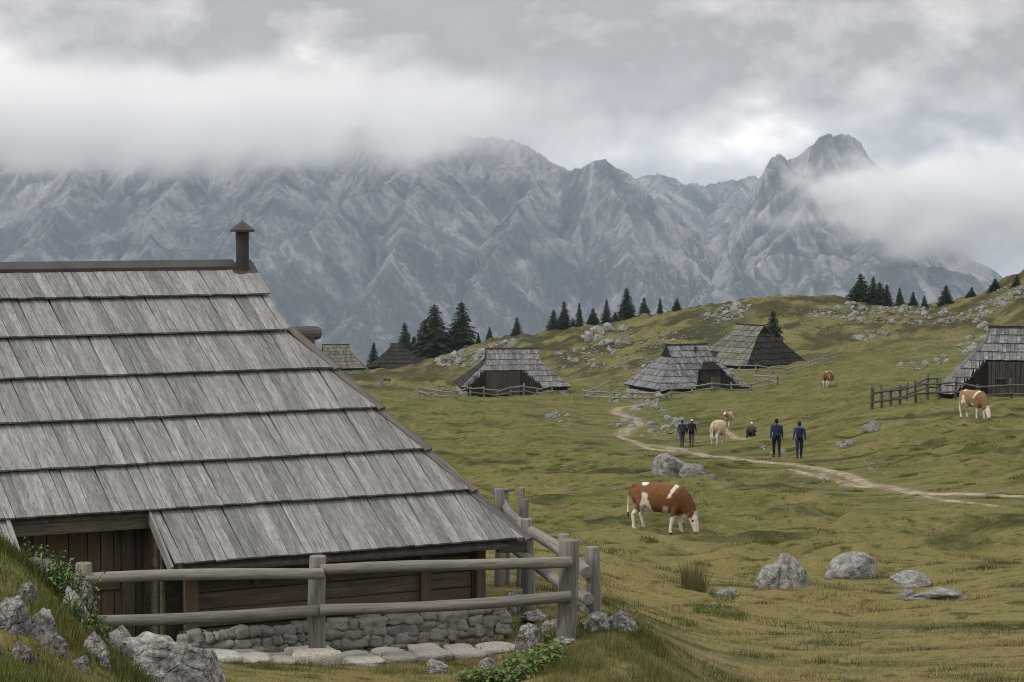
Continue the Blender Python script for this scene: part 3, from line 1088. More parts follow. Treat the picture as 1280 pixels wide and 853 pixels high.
zs = [FT + 0.02, FT + 0.24, FT + 0.45, FT + 0.66, FT + 0.86, ZT]
for i in range(len(zs) - 1):
    zc, w = (zs[i] + zs[i + 1]) / 2, zs[i + 1] - zs[i] - rs.uniform(0.008, 0.018)
    for (ua, ub) in ((-4.22, -1.20), (-1.10, -0.42)):
        plank('plank', (ua, WV + 0.185 + rs.uniform(-0.008, 0.008), zc + rs.uniform(-0.004, 0.004)), (ub, WV + 0.185, zc), w, 0.045, 'plank_wood', wall)
for (u, z0, z1, wd) in ((-4.30, -0.05, 1.80, 0.17), (-1.15, FT, ZT, 0.13), (-0.36, FT, ZT, 0.13), (-2.9, FT + 0.66, ZT, 0.10), (-3.45, FT + 0.5, ZT, 0.08)):
    plank('post', (u, WV + 0.13, z0), (u, WV + 0.13, z1), wd, 0.10 if wd > 0.1 else 0.06, 'plank_wood', wall, up=Vector((1, 0, 0)))
plank('eave_beam', (-4.7, 0.20, H0 + 0.03), (-0.10, 0.20, H0 + 0.03), 0.12, 0.12, 'beam_wood', hut)
plank('eave_log_end', (-0.30, 0.16, H0 - 0.02), (0.06, 0.05, H0 - 0.02), 0.14, 0.13, 'dark_wood', hut)

# --- recessed doorway under the sixth course
RV = 1.35
zl = H0 + 0.83 * HTA
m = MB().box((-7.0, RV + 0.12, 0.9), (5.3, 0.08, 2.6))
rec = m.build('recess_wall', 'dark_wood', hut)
u = -6.62
while u < -4.72:
    w = rs.uniform(0.16, 0.28)
    plank('door_board', (u + w / 2, RV + rs.uniform(-0.01, 0.01), -0.3), (u + w / 2, RV, 2.15), w - 0.012, 0.04, 'plank_wood', rec, up=Vector((1, 0, 0)))
    u += w
plank('door_rail', (-6.7, RV - 0.045, 1.10), (-4.95, RV - 0.045, 1.10), 0.09, 0.05, 'plank_wood', rec)
plank('door_post', (-4.86, RV - 0.08, -0.3), (-4.86, RV - 0.08, 2.1), 0.15, 0.12, 'beam_wood', rec, up=Vector((1, 0, 0)))
plank('lintel', (-6.75, 0.92, zl - 0.09), (-4.62, 0.92, zl - 0.09), 0.13, 0.12, 'beam_wood', hut)
# cheek beside the doorway, boards cut to the roof line
for i in range(4):
    va, vb2 = WV + 0.12 + i * 0.22, WV + 0.12 + (i + 1) * 0.22 - 0.012
    m = MB().prism([(0, va, -0.2), (0, vb2, -0.2), (0, vb2, H0 + vb2 * HTA - 0.10), (0, va, H0 + va * HTA - 0.10)], (0.035, 0, 0))
    m.build('cheek_board', 'plank_wood', rec, mtx=Matrix.Translation((-4.66, 0, 0)))
# bargeboard at the edge of the lowest course
plank('barge_board', rp(-4.72, 0.02, 0.0), rp(-4.72, 0.86, 0.0), 0.13, 0.03, 'shingle_wood', roof, up=Vector((0, -HTA, 1)))
plank('barge_board', rp(-6.47, 0.38, 0.01), rp(-6.47, 0.90, 0.01), 0.13, 0.05, 'shingle_wood', roof, up=Vector((0, -HTA, 1)))

# ------------------------------------------------------------------ kerb of flat slabs in front of the footing
KST = []
for i in range(6):
    V, T = stone_data(150 + i, 7.0, 0.13, 3)
    KST.append(tri_mesh('slab', V, T, 'kerb_stone', smooth=True))
kerb = empty('stone_kerb', hit(420, 830), HUT_TH * 0.55, 'kerb of flat pale slabs along the foot of the shingled hut', 'kerb')
kx = 245.0
i = 0
rk = random.Random(5)
while kx < 645:
    wpx = rk.uniform(30, 62)
    py = 832 - (kx - 245) / 395 * 26
    Y = 26.6 + (kx - 245) / 395 * 2.3
    p = ground_at(kx + wpx / 2, Y)
    w = wpx * mpp(Y)
    hgt = rk.uniform(0.09, 0.14) + (0.10 if 365 < kx + wpx / 2 < 405 else 0)
    for (dy, dw, nm) in ((0.0, 1.02, 'slab'), (0.38, rk.uniform(0.8, 1.0), 'slab')):
        o = obj(nm, rk.choice(KST), kerb)
        q = p + Vector((rk.uniform(-0.03, 0.03) - dy * 0.3, dy + rk.uniform(-0.04, 0.04), 0))
        q.z = gz(q.x, q.y) + hgt * 0.22
        o.matrix_basis = kerb.matrix_basis.inverted() @ Matrix.Translation(q) @ Matrix.Rotation(HUT_TH * 0.5 + rk.uniform(-0.15, 0.15), 4, 'Z') @ Matrix.Diagonal((w / 2 * dw, rk.uniform(0.17, 0.24), hgt / 2, 1))
    kx += wpx * 0.98


# ------------------------------------------------------------------ log fences
def log_piece(name, a, b, r0, r1, parent, mat='log_wood', seg=12, seed=0, flat_top=True):
    """A debarked log from a to b with a slightly uneven outline; grain along local y."""
    a, b = Vector(a), Vector(b)
    d = b - a; L = d.length; d.normalize()
    up = Vector((0, 0, 1)) if abs(d.z) < 0.9 else Vector((0, 1, 0))
    x = d.cross(up).normalized(); z = x.cross(d)
    mt = Matrix.Identity(4)
    mt.col[0][:3] = x; mt.col[1][:3] = d; mt.col[2][:3] = z; mt.translation = a
    rr = random.Random(seed)
    n = max(3, int(L / 0.25))
    m = MB()
    pts, rad = [], []
    ph = rr.uniform(0, 6)
    for i in range(n + 1):
        t = i / n
        pts.append((math.sin(t * 4 + ph) * 0.012 * min(L, 3), t * L, math.cos(t * 3 + ph) * 0.010 * min(L, 3)))
        rad.append((r0 + (r1 - r0) * t) * (1 + rr.uniform(-0.035, 0.035)))
    e = 0.012
    pts = [(pts[0][0], -e, pts[0][2])] + pts + [(pts[-1][0], L + e, pts[-1][2])]
    rad = [rad[0] * 0.93] + rad + [rad[-1] * 0.93]
    m.tube(pts, rad, seg)
    o = m.build(name, mat, None, True, None)
    for pl in o.data.polygons:
        if len(pl.vertices) > 4: pl.use_smooth = False
    pm = parent.matrix_basis.inverted() if parent is not None else Matrix.Identity(4)
    if parent is not None: o.parent = parent
    o.matrix_basis = pm @ mt
    return o


nf0 = at(711, 798, 28.0)
fence = empty('log_fence', nf0, 0.0, 'round log fence with thick posts along the front of the shingled hut', 'fence', 'log fences around the huts')
sd_ = [0]


def fpost(px, py0, py1, Y, wpx, parent=fence, sink=0.35, mat='log_wood'):
    a = at(px, py1, Y); b = at(px, py0, Y)
    a.x = b.x
    sd_[0] += 1
    r = wpx * mpp(Y) / 2
    return log_piece('post', a - Vector((0, 0, sink)), b, r * 1.04, r * 0.97, parent, mat, 14, sd_[0])


def frail(p0, Y0, p1, Y1, w0, w1, parent=fence, mat='log_wood', seg=12):
    sd_[0] += 1
    return log_piece('rail', at(*p0, Y0), at(*p1, Y1), w0 * mpp(Y0) / 2, w1 * mpp(Y1) / 2, parent, mat, seg, sd_[0])


fpost(710, 676, 800, 28.0, 25)
fpost(397, 696, 824, 27.6, 22)
fpost(103.5, 705, 800, 26.6, 22)
fpost(703.5, 669, 790, 28.55, 14)
frail((713, 700), 27.80, (402, 716), 27.42, 14, 14)
frail((402, 717), 27.42, (60, 727), 26.40, 14, 15)
frail((713, 745), 27.82, (401, 763), 27.44, 14.5, 14.5)
frail((401, 764), 27.44, (88, 775), 26.50, 14.5, 15)
# side fence running back past the end of the hut
side = empty('log_fence', at(741, 772, 28.9), 0.0, 'short log fence running back past the end of the shingled hut', 'fence', 'log fences around the huts')
fpost(741, 685, 772, 28.9, 19, side)
fpost(660, 650, 770, 31.0, 15.5, side)
fpost(624, 612, 720, 33.6, 13, side)
fpost(632, 614, 720, 34.1, 9, side)
fpost(651, 611, 720, 33.9, 8, side)
fpost(656, 625, 720, 33.5, 7, side)
frail((735, 718), 28.35, (652, 655), 31.4, 16, 14, side)
frail((655, 657), 31.55, (630, 630), 34.0, 13, 11, side)
frail((735, 746), 28.35, (634, 684), 31.9, 15, 12.5, side)
frail((732, 764), 28.45, (716, 755), 28.9, 8, 8, side)
frail((617, 616), 33.8, (641, 612), 34.2, 5, 5, side)


# ------------------------------------------------------------------ huts further off
def far_wood(name, dark, light, fade=(0.55, 0.5)):
    k = NT(name, 0.9, 0.12)
    v = k.mapping((1, 1, 1), rnd=9.0)
    n1 = k.noise(k.mapping((4.0, 4.0, 0.9), rnd=13.0), 1.0, 4, 0.65)
    n2 = k.noise(v, 0.7, 4, 0.6)
    c = k.mix(k.ramp(n1, [(0.35, 0.0), (0.65, 1.0)]), dark, light)
    c = k.mix(k.ramp(n2, [(0.45, 0.0), (0.7, 0.6)]), c, tuple(x * 0.5 for x in light))
    c = k.mix(1.0, c, k.ramp(k.attr('tone'), [(0.0, 0.62), (1.0, 1.3)]), 'MULTIPLY')
    k.color(c)
    k.bump(n1, 0.4, 0.02)
    M[name] = k.m


far_wood('far_shingle_grey', (0.075, 0.073, 0.074), (0.190, 0.187, 0.190))
far_wood('far_shingle_pale', (0.060, 0.056, 0.048), (0.165, 0.154, 0.130))
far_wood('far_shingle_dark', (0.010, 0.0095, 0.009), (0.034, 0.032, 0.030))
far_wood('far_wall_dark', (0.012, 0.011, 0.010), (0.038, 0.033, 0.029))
simple('far_stone', (0.26, 0.255, 0.24), 0.95, 0.05, 0.45, 3.0)


def boards_on(quad_fn, n_w, vb, vt, umin, umax, rr, hb, ht, lim=None):
    """Board solids of one course on one roof face. quad_fn(u, v, h) gives the point."""
    V, Fc, T = [], [], []
    u = umin
    while u < umax - 0.02:
        w = rr.uniform(0.8, 1.25) * n_w
        u1 = min(u + w, umax)
        a0, a1 = (u + 0.012, u1 - 0.006)
        if lim:
            l0, r0 = lim(vb); l1, r1 = lim(vt)
            b = [max(a0, l0), min(a1, r0)]; t = [max(a0, l1), min(a1, r1)]
            wb, wt = b[1] - b[0], t[1] - t[0]
            if wb < 0.02 and wt < 0.02:
                u = u1; continue
            if wb < 0:                      # the cut edge crosses this board: start it where the edge meets its side
                s_ = min(0.98, -wb / (wt - wb))
                vb_ = vb + s_ * (vt - vb)
                lx, rx = lim(vb_)
                b = [max(a0, lx), min(a1, rx)]
                m0 = (b[0] + b[1]) / 2
                b = [m0 - 0.002, m0 + 0.002]
                o = len(V); hh = hb + s_ * (ht - hb)
                V += [quad_fn(b[0], vb_, hh - 0.03), quad_fn(b[1], vb_, hh - 0.03), quad_fn(t[1], vt, ht - 0.03), quad_fn(t[0], vt, ht - 0.03),
                      quad_fn(b[0], vb_, hh), quad_fn(b[1], vb_, hh), quad_fn(t[1], vt, ht), quad_fn(t[0], vt, ht)]
                Fc += [(o + 4, o + 5, o + 6, o + 7), (o, o + 1, o + 5, o + 4), (o + 1, o + 2, o + 6, o + 5), (o + 3, o, o + 4, o + 7)]
                T += [rr.random()] * 8
                u = u1; continue
            if t[1] - t[0] < 0.0:
                mid_ = min(max((t[0] + t[1]) / 2, l1), r1); t = [mid_, mid_ + 0.001]
        else:
            b = [a0, a1]; t = [a0, a1]
        jb = rr.uniform(-0.02, 0.02)
        o = len(V)
        hh = hb + rr.uniform(-0.012, 0.012)
        V += [quad_fn(b[0], vb + jb, hh - 0.03), quad_fn(b[1], vb + jb, hh - 0.03), quad_fn(t[1], vt, ht - 0.03), quad_fn(t[0], vt, ht - 0.03),
              quad_fn(b[0], vb + jb, hh), quad_fn(b[1], vb + jb, hh), quad_fn(t[1], vt, ht), quad_fn(t[0], vt, ht)]
        Fc += [(o + 4, o + 5, o + 6, o + 7), (o, o + 1, o + 5, o + 4), (o + 1, o + 2, o + 6, o + 5), (o + 3, o, o + 4, o + 7)]
        tone = rr.random()
        T += [tone] * 8
        u = u1
    return V, Fc, T


def far_hut(loc, rz, label, Ls, Wd, he, hr, hipx, kfrac, ncourse, bw, cut=None, mats=('far_shingle_grey',) * 4, vent=True, door=True, seed=0, hood=False):
    """A hut with hipped shingle roof and small gables below the ridge ends.
    Ls x Wd footprint of the eaves, he/hr eave and ridge height, hipx inset of the ridge ends, kfrac the share of the run where the hip gives way to the gable,
    cut = (u0, u1, courses): the roof is cut away above a recessed front wall. mats: front, right end, back, left end."""
    root = empty('shepherd_hut', loc, rz, label, 'hut', 'shepherd huts on the pasture')
    rr = random.Random(seed)
    run = Wd / 2
    ta = (hr - he) / run
    s = math.hypot(1, ta)
    hl_, hw = Ls / 2, Wd / 2
    tae = (hr - he) * kfrac / hipx              # pitch of the ends
    se = math.hypot(1, tae)

    def front_(u, v, h): return (u, -hw + v - h * ta / s, he + v * ta + h / s)
    def back_(u, v, h): return (-u, hw - v + h * ta / s, he + v * ta + h / s)
    def right_(u, v, h):
        w = v * ta / tae
        return (hl_ - w + h * tae / se, u, he + v * ta + h / se)
    def left_(u, v, h):
        w = v * ta / tae
        return (-hl_ + w - h * tae / se, -u, he + v * ta + h / se)
    vk = kfrac * run

    def lim_main(v):
        w = hipx * min(v, vk) / vk
        return (-hl_ + w, hl_ - w)

    def lim_end(v):
        return (-hw + v, hw - v)
    # core under the boards
    core = MB()
    zk_ = he + (hr - he) * kfrac
    d = 0.10
    r_ = hl_ - hipx
    B = [(-hl_ + .05, -hw + .05, he - d), (hl_ - .05, -hw + .05, he - d), (hl_ - .05, hw - .05, he - d), (-hl_ + .05, hw - .05, he - d)]
    yk = hw - vk
    K = [(-r_, -yk, zk_ - d), (r_, -yk, zk_ - d), (r_, yk, zk_ - d), (-r_, yk, zk_ - d)]
    Rg = [(-r_, 0, hr - d), (r_, 0, hr - d)]
    vs = B + K + Rg
    fs = [(3, 2, 6, 7), (6, 9, 8, 7), (1, 2, 6, 5), (3, 0, 4, 7), (5, 6, 9), (4, 8, 7), (4, 5, 9, 8)]
    if cut is None: fs.append((0, 1, 5, 4))
    else:
        vc = run / ncourse * cut[2]
        w = hipx * min(vc, vk) / vk
        zc = he + vc * ta - d
        i = len(vs)
        # left wing, right wing and the part above the cut
        wl_, wr_ = (-hl_ + w, -hw + vc, zc), (hl_ - w, -hw + vc, zc)
        vs += [wl_, wr_, (cut[0], -hw + .05, he - d), (cut[1], -hw + .05, he - d), (cut[0] + cut[3], -hw + vc, zc), (cut[1] - cut[3], -hw + vc, zc)]
        fs += [(i, i + 1, 5, 4), (0, i + 2, i + 4, i), (i + 3, 1, i + 1, i + 5)]
    core.add(vs, fs)
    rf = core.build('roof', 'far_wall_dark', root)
    for c in range(ncourse):
        v0, v1 = run * c / ncourse, run * (c + 1) / ncourse + (0.10 if c < ncourse - 1 else 0)
        faces = []
        V, Fc, T, mi = [], [], [], []
        hb = 0.085
        def put(fn, lo, hi, lim, m_):
            v, f, t = boards_on(fn, bw, v0, v1, lo, hi, rr, hb, 0.0, lim)
            o = len(V)
            V.extend(v); T.extend(t)
            Fc.extend([tuple(i + o for i in q) for q in f]); mi.extend([m_] * len(f))
        if cut is not None and c < cut[2]:
            vcut = run / ncourse * cut[2]
            put(front_, -hl_, cut[0] + cut[3], lambda v: (lim_main(v)[0], max(lim_main(v)[0], cut[0] + cut[3] * min(1, v / vcut))), 0)
            put(front_, cut[1] - cut[3], hl_, lambda v: (min(lim_main(v)[1], cut[1] - cut[3] * min(1, v / vcut)), lim_main(v)[1]), 0)
        else:
            put(front_, -hl_, hl_, lim_main, 0)
        put(back_, -hl_, hl_, lambda v: tuple(sorted((-lim_main(v)[1], -lim_main(v)[0]))), 2)
        if v0 < vk - 0.05:
            v1 = min(v1, vk)
            put(right_, -hw, hw, lim_end, 1)
            put(left_, -hw, hw, lim_end, 3)
        me = mesh('shingle_course', V, Fc, None)
        for m_ in mats: me.materials.append(M[m_])
        me.polygons.foreach_set('material_index', mi)
        set_attr(me, 'tone', T)
        obj('shingle_course', me, rf, kind='stuff')
    MB().prism([(-r_ - 0.1, -0.16, hr - 0.03), (-r_ - 0.1, 0, hr + 0.10), (-r_ - 0.1, 0.16, hr - 0.03)], (2 * r_ + 0.2, 0, 0)).build('ridge_cap', 'far_wall_dark', rf)
    for sx in (-1, 1):
        MB().prism([(sx * (r_ - 0.02), -yk, zk_ - 0.06), (sx * (r_ - 0.02), yk, zk_ - 0.06), (sx * (r_ - 0.02), 0, hr - 0.05)], (sx * 0.06, 0, 0)).build('gable', mats[1] if sx > 0 and mats[1] == 'far_shingle_dark' else 'far_wall_dark', root)
    # walls, footing
    ins = 0.55
    m = MB()
    zt = he - 0.02
    m.box((0, hw - ins, zt / 2 - 0.3), (Ls - 2 * ins, 0.15, zt + 0.6))
    for sx in (-1, 1): m.box((sx * (hl_ - ins), 0, zt / 2 - 0.3), (0.15, Wd - 2 * ins, zt + 0.6))
    if cut is None:
        m.box((0, -hw + ins, zt / 2 - 0.3), (Ls - 2 * ins, 0.15, zt + 0.6))
    else:
        vc = run / ncourse * cut[2]
        ub = he + vc * ta - 0.05
        m.box(((-hl_ + cut[0]) / 2 + ins / 2, -hw + ins, zt / 2 - 0.3), (hl_ + cut[0] - ins, 0.15, zt + 0.6))
        m.box(((hl_ + cut[1]) / 2 - ins / 2, -hw + ins, zt / 2 - 0.3), (hl_ - cut[1] - ins, 0.15, zt + 0.6))
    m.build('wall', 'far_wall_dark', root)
    if cut is not None:
        vc = run / ncourse * cut[2]
        zc = he + vc * ta - 0.06
        x0, x1 = cut[0], cut[1]
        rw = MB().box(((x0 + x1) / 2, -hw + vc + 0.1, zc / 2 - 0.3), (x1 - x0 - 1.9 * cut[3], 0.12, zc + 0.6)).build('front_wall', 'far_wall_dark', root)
        for xs_, xt in ((x0, x0 + cut[3]), (x1, x1 - cut[3])):
            MB().prism([(xs_, -hw + 0.12, he - 0.1), (xs_, -hw + 0.12, -0.5), (xt, -hw + vc, -0.5), (xt, -hw + vc, zc)], (0.05, 0, 0)).build('cheek', 'far_wall_dark', root)
        y = -hw + vc + 0.02
        x = x0 + cut[3] + 0.1
        while x < x1 - cut[3] - 0.2:
            w = rr.uniform(0.22, 0.4)
            plank('plank', (x + w / 2, y, -0.3), (x + w / 2, y, zc), w - 0.03, 0.05, 'dark_wood', rw, up=Vector((1, 0, 0)))
            x += w
        if door:
            dx = (x0 + x1) / 2 + (x1 - x0) * 0.12
            dr = MB().box((dx, y - 0.05, 0.85), (0.95, 0.05, 1.7)).build('door', 'plank_wood', root)
            for sx in (-1, 1):
                MB().box((dx + sx * 0.53, y - 0.06, 0.85), (0.11, 0.08, 1.75)).build('door_frame', 'beam_wood', dr)
            MB().box((dx, y - 0.06, 1.76), (1.2, 0.08, 0.1)).build('door_frame', 'beam_wood', dr)
            for wx in (x0 + (x1 - x0) * 0.28, x1 - (x1 - x0) * 0.16):
                if abs(wx - dx) > 1.0:
                    wd_ = MB().box((wx, y - 0.05, 1.35), (0.55, 0.06, 0.42)).build('window', 'far_wall_dark', root)
                    MB().box((wx, y - 0.07, 1.58), (0.7, 0.05, 0.06)).build('frame', 'beam_wood', wd_)
                    MB().box((wx, y - 0.07, 1.12), (0.7, 0.05, 0.06)).build('frame', 'beam_wood', wd_)
    if hood:
        xm = (cut[0] + cut[1]) / 2
        vc = run / ncourse * cut[2]
        yv, zv = -hw + vc, he + vc * ta
        hd = MB()
        wv = (cut[1] - cut[0]) / 2 - cut[3]
        hd.prism([(xm - wv, yv - 0.35, zv - 0.05), (xm + wv, yv - 0.35, zv - 0.05), (xm + wv * 0.45, yv + 0.45, zv + 0.75), (xm - wv * 0.45, yv + 0.45, zv + 0.75)], (0, -0.04, 0.06))
        hd.build('door_hood', 'far_wall_dark', root)
    ft = MB()
    for a, b in (((-hl_ + .45, -hw + .42), (hl_ - .45, -hw + .42)), ((-hl_ + .42, -hw + .45), (-hl_ + .42, hw - .45)), ((hl_ - .42, -hw + .45), (hl_ - .42, hw - .45))):
        L = math.hypot(b[0] - a[0], b[1] - a[1]); t = 0.0
        while t < L:
            w = rr.uniform(0.3, 0.6)
            q = (t + w / 2) / L
            if cut is not None and a[1] == b[1] and cut[0] < a[0] + (b[0] - a[0]) * q < cut[1]:
                t += w; continue
            if q < 1: ft.box((a[0] + (b[0] - a[0]) * q, a[1] + (b[1] - a[1]) * q, 0.02), (w * 0.95 if a[1] == b[1] else 0.3, 0.3 if a[1] == b[1] else w * 0.95, rr.uniform(0.5, 0.75)))
            t += w
    f_ = ft.build('stone_footing', 'far_stone', root, kind='stuff')
    if vent:
        vx = hl_ * 0.12
        vv = run * 0.82
        p = Vector(front_(vx, vv, 0))
        c_ = MB().tube([p + Vector((0, 0, -0.1)), p + Vector((0, 0, 0.55))], 0.13, 10).build('chimney', 'chimney_metal', root)
        MB().tube([p + Vector((0, 0, 0.5)), p + Vector((0, 0, 0.56)), p + Vector((0, 0, 0.68))], [0.24, 0.24, 0.03], 10).build('chimney_cap', 'chimney_metal', c_)
    return root


def hut_loc(px, py, Y, dz=0.0):
    p = at(px, py, Y)
    p.z += dz
    return p


G4, D4 = ('far_shingle_grey',) * 4, ('far_shingle_dark',) * 4
far_hut(hut_loc(858, 491, 250), R(22), 'grey hut with a black stovepipe and doorway cut into the middle of its roof', 10.9, 9.0, 0.75, 5.2, 3.0, 0.72, 7, 0.27, cut=(-1.1, 4.2, 3, 1.35), mats=G4, seed=1, hood=True)
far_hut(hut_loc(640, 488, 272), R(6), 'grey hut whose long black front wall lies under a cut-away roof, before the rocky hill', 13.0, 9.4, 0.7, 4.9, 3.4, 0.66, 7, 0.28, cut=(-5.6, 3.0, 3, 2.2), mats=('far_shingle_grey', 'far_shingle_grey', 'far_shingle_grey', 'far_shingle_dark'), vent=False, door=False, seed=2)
far_hut(hut_loc(938, 461, 296), R(-54), 'hut with patchy yellowish roof boards and a dark end slope, below a lone spruce', 10.2, 10.5, 0.8, 5.6, 2.4, 0.80, 7, 0.42, cut=(-4.3, -1.2, 2, 0.6), mats=('far_shingle_pale', 'far_shingle_dark', 'far_shingle_grey', 'far_shingle_grey'), vent=False, door=False, seed=3)  # right end takes the dark shingle material, front the pale one
far_hut(hut_loc(1308, 500, 155), R(-12), 'grey hut with deep shaded porch behind a post and rail fence, cow grazing before it', 14.2, 9.6, 0.62, 4.85, 3.3, 0.84, 8, 0.26, cut=(-5.9, 4.5, 4, 1.95), mats=G4, vent=False, seed=4)
far_hut(hut_loc(497, 463, 436), R(-12), 'blackened hut with a pale patch on its roof, beside tall spruces', 9.6, 8.5, 0.8, 5.0, 3.5, 0.80, 6, 0.45, cut=(-3.0, 2.8, 1, 0.5), mats=D4, vent=False, door=False, seed=5)
far_hut(hut_loc(420, 464, 410), R(14), 'pale grey shingled hut partly hidden behind the large roof with the chimney', 9.8, 8.5, 0.7, 4.7, 2.5, 0.7, 7, 0.4, mats=('far_shingle_pale',) * 4, vent=False, door=False, seed=6)


# fences of the huts further off: post positions are pixels on the pasture
def far_fence(label, runs, ph=1.1, rails=(0.45, 0.95), r=0.055, mat='log_wood', spacing=None):
    p0 = hit(*runs[0][0][:2]) if len(runs[0][0]) == 2 else ground_at(runs[0][0][0], runs[0][0][2])
    root = empty('log_fence', p0, 0, label, 'fence', 'log fences around the huts')
    for run_ in runs:
        ps = []
        for q in run_:
            ps.append(ground_at(q[0], q[2]))
        tops = []
        for i in range(len(ps)):
            sd_[0] += 1
            h = ph * (1 + 0.12 * math.sin(sd_[0] * 2.3))
            lean = Vector((math.sin(sd_[0] * 1.7) * 0.05, math.cos(sd_[0] * 1.1) * 0.05, 0))
            log_piece('post', ps[i] - Vector((0, 0, 0.3)), ps[i] + Vector((0, 0, h)) + lean, r * 1.15, r * 1.05, root, mat, 7, sd_[0])
        for i in range(len(ps) - 1):
            for rh in rails:
                sd_[0] += 1
                d = (ps[i + 1] - ps[i]).normalized() * 0.12
                j = 0.06 * math.sin(sd_[0] * 3.1)
                off = Vector((0, -r * 1.3, 0))
                log_piece('rail', ps[i] + Vector((0, 0, rh + j)) - d + off, ps[i + 1] + Vector((0, 0, rh - j)) + d + off, r * 0.9, r * 0.75, root, mat, 7, sd_[0])
    return root


wood('far_log', (0.10, 0.092, 0.08), (0.27, 0.255, 0.23), (0.8, 1.1), 20, knots=False)
wood('far_log_dark', (0.03, 0.027, 0.024), (0.12, 0.11, 0.10), (0.8, 1.1), 20, knots=False)
# grey hut with the cut-away front
far_fence('pale weathered fence round the hut with the long black front wall',
          [[(x, 0, y) for x, y in ((524, 258), (537, 256), (552, 255), (570, 255), (588, 256), (605, 257), (622, 258), (638, 259), (655, 260), (672, 261), (690, 262))],
           [(x, 0, y) for x, y in ((524, 258), (536, 266), (548, 274), (562, 282))]], 1.15, (0.5, 1.0), 0.09, 'far_log')
far_fence('pale weathered fence circling the hut with the stovepipe',
          [[(x, 0, y) for x, y in ((730, 243), (748, 238), (768, 235), (790, 234), (815, 234), (840, 235), (865, 237), (890, 238), (915, 240), (940, 242), (972, 245))],
           [(x, 0, y) for x, y in ((730, 243), (742, 252), (762, 260), (782, 264))],
           [(x, 0, y) for x, y in ((972, 245), (962, 254), (944, 262))]], 1.1, (0.45, 0.95), 0.09, 'far_log')
far_fence('grey fence below the dark end slope of the patchy hut',
          [[(x, 0, y) for x, y in ((906, 282), (925, 281), (945, 280), (965, 280), (985, 281), (1012, 283), (1030, 290), (1048, 296))]], 1.2, (0.5, 1.0), 0.085, 'far_log')
far_fence('dark post and rail fence round the yard of the hut with the deep porch',
          [[(x, 0, y) for x, y in ((1091, 139), (1103, 140), (1114, 141), (1125, 141.5), (1145, 142), (1160, 143), (1175, 143), (1195, 142.5), (1223, 142), (1265, 142), (1310, 142))],
           [(x, 0, y) for x, y in ((1091, 139), (1113, 146), (1134, 152), (1161, 158), (1172, 162))]], 1.3, (0.5, 1.05), 0.075, 'far_log_dark')

# tilted stump and plank on the far pasture
pt = hit(477, 484)
tr = empty('broken_trough', pt, 0.2, 'tilted broken timber trough standing alone on the far grass', 'trough')
MB().box((0, 0, 0.55), (0.45, 0.5, 1.3), Matrix.Rotation(0.25, 3, 'Y')).build('upright', 'far_log', tr)
MB().box((0.75, 0, 1.0), (1.2, 0.4, 0.35), Matrix.Rotation(0.1, 3, 'Y')).build('beam', 'far_log_dark', tr)


# ------------------------------------------------------------------ spruces
k = NT('spruce_needles', 0.8, 0.15)
n1 = k.noise(k.mapping((1.2, 1.2, 1.2), rnd=10.0), 1.0, 4)
c = k.mix(k.ramp(n1, [(0.35, 0.0), (0.65, 1.0)]), (0.012, 0.020, 0.010), (0.034, 0.048, 0.022))
c = k.mix(1.0, c, k.ramp(k.rand(), [(0.0, 0.75), (1.0, 1.2)]), 'MULTIPLY')
k.color(c)
M['spruce_needles'] = k.m
simple('spruce_bark', (0.055, 0.043, 0.034), 0.95, 0.05, 0.3, 6.0)


def spruce_mesh(seed, h=7.0, wr=0.24, gaps=0.08):
    """Whorls of drooping boughs, each a spray of needle-bearing twigs."""
    r = np.random.default_rng(seed)
    V, T = [], []

    def tri(a, b, c):
        o = len(V); V.extend([a, b, c]); T.append((o, o + 1, o + 2))
    z = h * 0.05
    while z < h * 0.97:
        f = z / h
        R_ = h * wr * (1 - f) ** 0.8 + 0.10
        nb_ = int(6 + 8 * (1 - f))
        a0 = r.uniform(0, 6.28)
        for i in range(nb_):
            if r.random() < gaps: continue
            a = a0 + i * 2 * math.pi / nb_ + r.uniform(-0.25, 0.25)
            L = R_ * r.uniform(0.62, 1.2)
            dirx = np.array([math.cos(a), math.sin(a), 0])
            perp = np.array([-math.sin(a), math.cos(a), 0])
            droop = r.uniform(0.16, 0.45) if f < 0.8 else r.uniform(-0.4, 0.1)
            base = np.array([0, 0, z + r.uniform(-0.1, 0.1) * h * 0.05])
            nt = max(4, int(L / 0.17))
            for j in range(nt):
                t = (j + 0.5) / nt
                c_ = base + dirx * L * t + np.array([0, 0, -droop * L * t * t + 0.06 * L * math.sin(t * 3)])
                w2 = L * 0.34 * (1 - t * 0.7) + 0.09
                wd = 0.10 + 0.05 * L
                for sgn in (-1, 1):
                    tip = c_ + (perp * sgn * r.uniform(0.7, 1.1) + dirx * 0.6) * w2 + np.array([0, 0, -r.uniform(0.05, 0.5) * w2])
                    tri(tuple(c_ - dirx * wd + np.array([0, 0, 0.05])), tuple(c_ + dirx * wd + np.array([0, 0, -0.04])), tuple(tip))
                q = perp * math.cos(j * 1.3) + dirx * math.sin(j * 1.3)
                tri(tuple(c_ + q * wd), tuple(c_ - q * wd), tuple(c_ + np.array([0, 0, -w2 * r.uniform(0.5, 1.1)]) + dirx * w2 * 0.2))
        z += h * (0.026 + 0.018 * (1 - f)) * r.uniform(0.85, 1.15)
    for i in range(8):
        a = i * 0.8
        tri((0.10 * math.cos(a), 0.10 * math.sin(a), h * 0.88), (0.10 * math.cos(a + 1), 0.10 * math.sin(a + 1), h * 0.88), (0, 0, h * 1.02))
    return tri_mesh('crown', np.array(V), np.array(T), 'spruce_needles')


